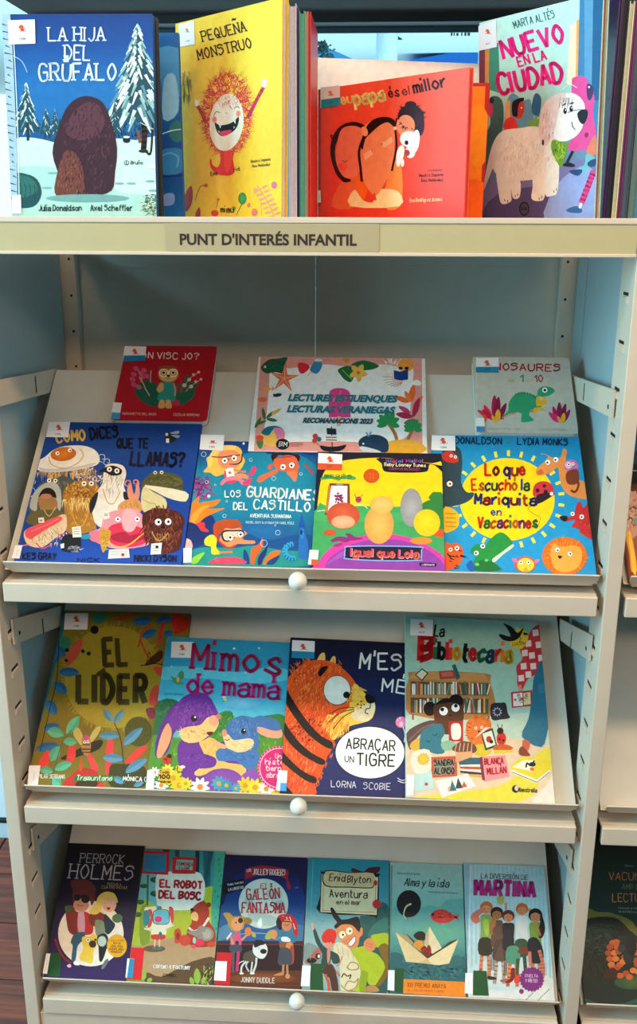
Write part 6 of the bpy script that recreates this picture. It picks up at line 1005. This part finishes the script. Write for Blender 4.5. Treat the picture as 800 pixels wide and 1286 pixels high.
A.done('cover_illustration'); A.tx('Aventura', 250, 395, 550, 403, 62, '#1a1816', .13, 0, .04); A.tx('en el mar', 304, 452, 496, 458, 38, '#1a1816', .14, 0, .04); A.done('title_lettering'); A.tx('Enid', 245, 262, 370, 272, 54, '#1a1816', .12, 0, .04, .1); A.tx('Blyton', 392, 278, 575, 280, 54, '#1a1816', .13, 0, .04, .1); A.tx('4', 618, 462, 636, 462, 28, '#5c1414', .2); A.done('author_lettering')
b.st([(30, 945), (98, 948), (88, 1112), (18, 1110)], name='spine_label')

b = Bk(slope(3, .1570, .2880, .0012), .131, .2160, .012, '#6c9c94', '#5c7c78', 'sea green hardback with a child in a paper boat', R3, 'hard', (480, 1075, 6.667))
A = b.A; A.bg('#8cb0a8 #84aca4 #7ca8a0 #68a090 #5c9c8c #4c9084 #2c6c6c #245c5c #245c5c', 14); A.p('100,430 200,400 300,440 400,410 480,430 540,370 620,360 700,380 700,640 100,640', '#5c9890'); A.e(470, 640, 200, 100, '#5ca088', '#569c88'); A.p('60,830 110,805 180,840 200,900 620,860 690,850 700,1050 60,940', '#245c60'); A.fuzz(420, 960, 260, 70, '#1c4c54 #34706c #2c6468', 120, 60, 20, 10, 0, .6); A.p('560,870 620,830 660,850 690,900 560,940', '#2c6464')
A.e(223, 400, 102, 114, '#161618', n=32); A.l('240,402 205,420 185,460 182,500 205,530', 16, '#d0c4a0', w2=4); A.l('195,500 215,535', 5, '#2c2420', 0)
A.p('402,500 430,465 480,445 540,455 590,490 620,500 645,485 635,520 648,555 615,525 570,550 530,562 480,560 430,545', '#c83430'); A.fuzz(500, 505, 80, 40, '#d8483c #b02424', 60, 40, 8, 0, 0, .3); A.e(425, 490, 12, 14, '#3c1c20'); A.l('605,510 625,515', 16, '#2c1c20', 0); A.e(480, 565, 10, 5, '#d8443c')
A.p('200,650 300,740 350,780 490,770 560,720 640,700 500,780 380,860', '#3c3830'); A.p('350,740 395,590 500,770 420,820', '#dcc8a0', 0); A.p('355,690 395,590 385,760 352,740', '#c0a880', 0); A.p('112,640 380,860 420,908 300,895 200,885', '#d8be88', 0); A.p('380,860 640,698 560,900 470,915 415,908', '#e4cc98', 0); A.p('120,640 210,670 265,730 240,745', '#a89068', 0); A.p('380,860 415,908 300,895', '#c8ac78', 0)
A.p('262,750 285,710 320,705 345,740 345,790 330,800', '#d88c2c'); A.e(345, 690, 18, 22, '#7a4434'); A.p('262,665 300,632 345,635 362,665 350,700 310,705 285,695', '#1c1618'); A.p('320,780 350,755 370,770 385,745 405,760 410,810 385,840 345,810', '#8a2420'); A.fuzz(368, 790, 40, 36, '#a83028 #701c1c', 40, 16, 8, None, 0, 3)
A.p('178,1030 700,1055 700,1185 176,1150', '#e8801c', 0); A.p('104,938 182,942 176,1148 96,1135', '#124c24', 0)
A.l('80,80 70,600 60,900', 12, '#5c7c78', 0)
A.done('cover_illustration'); A.tx('Alma y la isla', 184, 248, 556, 262, 62, '#161618', .13, 0, .06, .15, gap=1.1); A.done('title_lettering'); A.tx('Mónica Rodríguez', 128, 152, 318, 158, 16, '#3c5450', .14); A.tx('Ilustraciones de Ester García', 388, 306, 632, 318, 14, '#4c6460', .14); A.tx('XIII PREMIO ANAYA', 210, 1098, 532, 1110, 38, '#8a2c10', .12); A.tx('DE LITERATURA INFANTIL Y JUVENIL', 216, 1132, 520, 1142, 16, '#a8481c', .13); A.done('award_lettering')
b.st([(50, 956), (104, 958), (100, 1130), (44, 1122)], name='spine_label')

b = Bk(slope(3, .2895, .4350, .0012), .1455, .2190, .013, '#a8c8d0', '#8ab4c4', 'pale blue striped hardback with five friends standing arm in arm', R3, 'hard', (575, 1075, 5.714))
A = b.A; A.bg('#8cb4b8 #9cc0c4 #a8ccd0 #b0ccd0 #c4ccc8 #d8d4cc', 10)
for k in range(20): A.p([(90+k*30-(0), 60), (104+k*30, 60), (110+k*31.5, 1050), (94+k*31.5, 1050)], '#9cbcc4' if k < 40 else '#fff', 0); A.lay -= .9
A.lay += 1; A.p('30,900 640,860 700,1050 30,1050', '#d4d0c8'); A.e(330, 850, 260, 120, '#d0d0c8', '#bccccb')
A.p('40,60 84,60 66,1010 40,1010', '#84acb8', 0); A.l('92,62 74,1000', 3, '#c8dce0', 0)
def pal(A, x, y, hair, skin, top, bot, leg, x2=None, striped=False, hr=46):
    x2 = x if x2 is None else x2
    A.l([(x2-22, y+330), (x2-30, y+440), (x2-38, y+505)], 26, leg); A.l([(x2+22, y+330), (x2+30, y+440), (x2+30, y+505)], 26, leg)
    A.p([(x-42, y+60), (x, y+50), (x+42, y+60), (x+40, y+150), (x+38, y+240), (x-38, y+240), (x-40, y+150)], top); A.p([(x2-40, y+225), (x2+40, y+225), (x2+46, y+335), (x2-44, y+335)], bot)
    A.e(x, y, hr, hr*.98, hair); A.e(x, y+12, hr*.72, hr*.78, skin); A.p([(x-hr*.8, y-2), (x, y-hr), (x+hr*.8, y-2), (x, y-hr*.4)], hair); A.e(x-12, y+10, 3, 4, '#1a1414', n=6); A.e(x+12, y+10, 3, 4, '#1a1414', n=6); A.l([(x-8, y+28), (x, y+32), (x+8, y+28)], 3, '#7a2c2c')
pal(A, 205, 370, '#b0602c', '#c8845c', '#7c9450', '#2c2a20', '#d07c54', 195); A.p('90,440 120,400 180,370 190,400 150,430 160,470 120,485', '#c86c54'); A.p('180,470 220,460 220,560 200,570', '#94b838')
pal(A, 460, 380, '#b05c28', '#c87c50', '#c8ccc8', '#344c34', '#344c34', 455, hr=44); A.e(515, 390, 14, 14, '#c87c50')
pal(A, 280, 410, '#3c2018', '#a8683c', '#5c4438', '#5c4438', '#b09c8c', 300)
for k in range(4): A.l([(280+k*14, 600), (262+k*8-20, 700), (236+k*8, 820)], 4, '#3c2c28'); A.l([(318+k*9, 600), (334+k*6, 740), (328+k*7, 860)], 4, '#3c2c28')
A.l('262,440 240,500 240,560', 22, '#b06c44'); A.p('250,460 270,450 270,500 240,520', '#a8683c')
pal(A, 362, 430, '#5c2c20', '#c87c54', '#20242c', '#4c8c70', '#e07848', 395, hr=44); A.l('345,385 345,345', 14, '#c87850', 0); A.l('342,350 336,335', 6, '#c87850', 0); A.l('348,350 354,335', 6, '#c87850', 0); A.p('382,810 408,810 400,890 350,915 335,890 375,880', '#7a1c1c'); A.p('415,850 445,850 445,905 405,910', '#d83c2c'); A.p('430,680 480,650 515,680 500,700 460,705 440,700', '#7a3424'); A.l('430,740 425,850', 24, '#3c4c2c')
pal(A, 556, 425, '#141418', '#b87850', '#6c8c34', '#1c1c28', '#c87058', 562, hr=50); A.p('590,400 612,450 625,520 610,580 585,590 575,540 590,480', '#141418'); A.l('560,480 580,540 590,570', 16, '#b87850'); A.p('505,600 560,585 605,650 590,685 505,680', '#1c1c28'); A.l('585,680 610,780 612,860', 24, '#c87058'); A.l('515,690 520,790', 22, '#c87058')
A.p('215,860 260,870 278,885 220,888', '#2c2420'); A.p('305,890 350,880 350,900 310,905', '#b05c50'); A.p('150,820 170,815 172,835', '#8a4c3c')
A.p('280,300 300,280 325,290 330,320 315,350 290,345', '#a8a04c'); A.p('535,255 555,265 550,300 540,295', '#9c9850')
star(A, 530, 885, 92, 80, 22, '#7a2470'); A.e(530, 885, 82, 84, '#7a2470'); A.e(456, 972, 17, 18, '#7a2470'); A.e(585, 935, 7, 7, '#9c3c8c')
for k in range(60): A.e(480+(k*53) % 180, 950+(k*37) % 90, 2.5, 3.5, '#4c4c44', n=6)
A.p('112,822 206,826 222,1004 108,1000', '#124c24', 0)
A.done('cover_illustration'); A.tx('LA DIVERSIÓN DE', 165, 160, 502, 172, 34, '#242c34', .11, .7); A.tx('MARTINA', 122, 274, 545, 288, 100, '#a82474', .24, 0, .03, gap=2.2, shadow=(3, 4, '#5c3450')); A.done('title_lettering'); A.tx('¡SUELTA', 482, 868, 572, 872, 20, '#e8c8e0', .13); A.tx('Y RÍETE!', 484, 905, 570, 908, 22, '#e8c8e0', .13); A.done('badge_lettering')
b.st([(54, 840), (106, 842), (106, 990), (48, 986)], name='spine_label')

# ================================================================== RIGHT-HAND BOOKCASE
RG = 'books on the right-hand bookcase'
b = Bk(slope(1, .4850, .700, .0012), .215, .1700, .012, '#8a4a2c', '#6c3420', 'copper brown book with a golden stripe, cut off at the right edge', RG, 'hard', (760, 500, 4.6))
A = b.A; A.bg('#3c2418 #7a4a34 #b87c60 #9c5c3c #8a4420 #7a3414', 10)
A.p('130,560 160,540 184,560 184,790 110,790 120,700', '#c89078'); A.fuzz(150, 660, 40, 90, '#d8a48c #7a4834 #e0b8a0 #5c3424', 80, 22, 7, None, 0, 3); A.p('120,790 150,785 184,960 184,1000 150,1000 140,900', '#e8a028'); A.p('135,790 150,788 180,1000 160,1000', '#f4c048'); A.p('98,900 120,830 135,1000 95,1000', '#6c2c10')
A.l('112,690 130,700 150,690 160,710', 5, '#3c2420'); A.l('145,640 165,625 184,640', 5, '#3c4c44'); A.l('140,520 155,560 150,600', 5, '#c8a090'); A.p('160,700 184,690 184,720 165,725', '#6c9c8c'); A.done('cover_illustration')
b = Bk(slope(1, .4850, .690, .1730), .205, .180, .010, '#18283c', '#10141c', 'dark blue glossy book lying above the copper one, mostly hidden by the upright', RG, 'hard', (760, 500, 4.6))
A = b.A; A.bg('#141c2c #1c3450 #20485c #141c28 #10141c', 10); A.l('150,200 170,260 184,290', 4, '#5c8ca4'); A.l('140,410 160,418 184,420', 4, '#9cb4b8'); A.p('150,250 184,240 184,300 165,310', '#2c6080'); A.l('150,350 170,330 184,345', 3, '#6c9c94'); A.p('145,320 160,310 184,330 184,380 150,370', '#1c3c4c'); A.done('cover_illustration')
b = Bk(slope(3, .4840, .714, .0012), .230, .3100, .012, '#16302c', '#1c2c24', 'tall dark green hardback with orange lettering, partly cut off at the lower right corner', RG, 'hard', (720, 1050, 5.45))
A = b.A; A.bg('#101c18 #142420 #16302c #163430 #1c3c34 #1c4034 #1c4c3c', 12); A.p('60,580 200,560 340,570 430,640 470,780 470,1100 60,1100', '#13241e'); A.fuzz(180, 700, 130, 110, '#1c3c30 #0f1c18 #24483c', 160, 50, 12, 30, 0, .8); A.fuzz(180, 880, 130, 90, '#2c3024 #1c2018', 90, 60, 8, 90, 0, .3)
A.p('90,500 120,498 160,518 240,522 320,545 390,575 420,610 450,660 460,720 430,680 380,640 345,600 290,560 200,550 120,560 90,565', '#6c6c30'); A.fuzz(300, 850, 20, 20, '#c87030', 5, 20, 8); A.e(400, 1000, 120, 50, '#4c5c24', '#244c34')
for x, y in ((270, 730), (295, 725), (250, 760), (300, 760), (240, 800), (280, 800), (310, 790), (250, 840), (290, 840), (260, 880), (300, 900), (320, 880), (350, 830), (340, 860), (270, 910), (320, 955), (360, 940), (385, 965), (430, 750), (440, 800), (425, 850), (440, 880), (410, 920), (445, 930)): A.e(x, y, 24, 20, A.R.choice(('#c8602c', '#d87c38', '#b04c24')))
A.e(330, 770, 26, 30, '#2c3c3c'); A.e(380, 820, 40, 60, '#1c2c2c'); A.e(400, 760, 34, 60, '#12181c'); A.p('215,930 280,900 300,960 230,980', '#3c1c14'); A.done('cover_illustration')
A.tx('VACUNA', 245, 298, 500, 305, 50, '#b87048', .1, 0, .06); A.tx("AMB UNA", 335, 362, 500, 366, 36, '#5c6c54', .12, 0, .06); A.tx('LECTURA', 268, 450, 530, 448, 54, '#c07848', .11, 0, .06); A.tx('Campanya', 352, 208, 410, 210, 14, '#5c7c74', .14); A.tx('Feta per a tothom', 310, 498, 470, 502, 14, '#8a9484', .14); A.tx('de les biblioteques', 310, 522, 470, 528, 14, '#8a9484', .14); A.done('title_lettering')

# the strip in the label holder of the top shelf
p0, p1 = at(208, 297, -.0042), at(476, 297, -.0042)
mw = frame(Vector((p0.x, -.0045, -.0335)), Vector((1, 0, 0)), Vector((0, 0, 1))); w_ = p1.x-p0.x; h_ = .036
root = empty('shelf_label'); root.matrix_world = mw; tag(root, 'cream paper strip with brown capitals in the edge of the top shelf', 'label')
MB().box(0, w_, 0, h_, 0, .0003).build('paper_strip', mat('strip_paper', '#ab9c76', .6, 0, .02), root)
A = Art(root, mw, w_, h_, .0003); U, V = A.uv(226, 307), A.uv(448, 308); cap = A.uv(300, 293.5)[1]-A.uv(300, 307.5)[1]
type_line(root, "PUNT D'INTERÉS INFANTIL", U[0], V[0], U[1], cap, .0006, '#2c1a1c', .03, 0, 'strip_lettering')
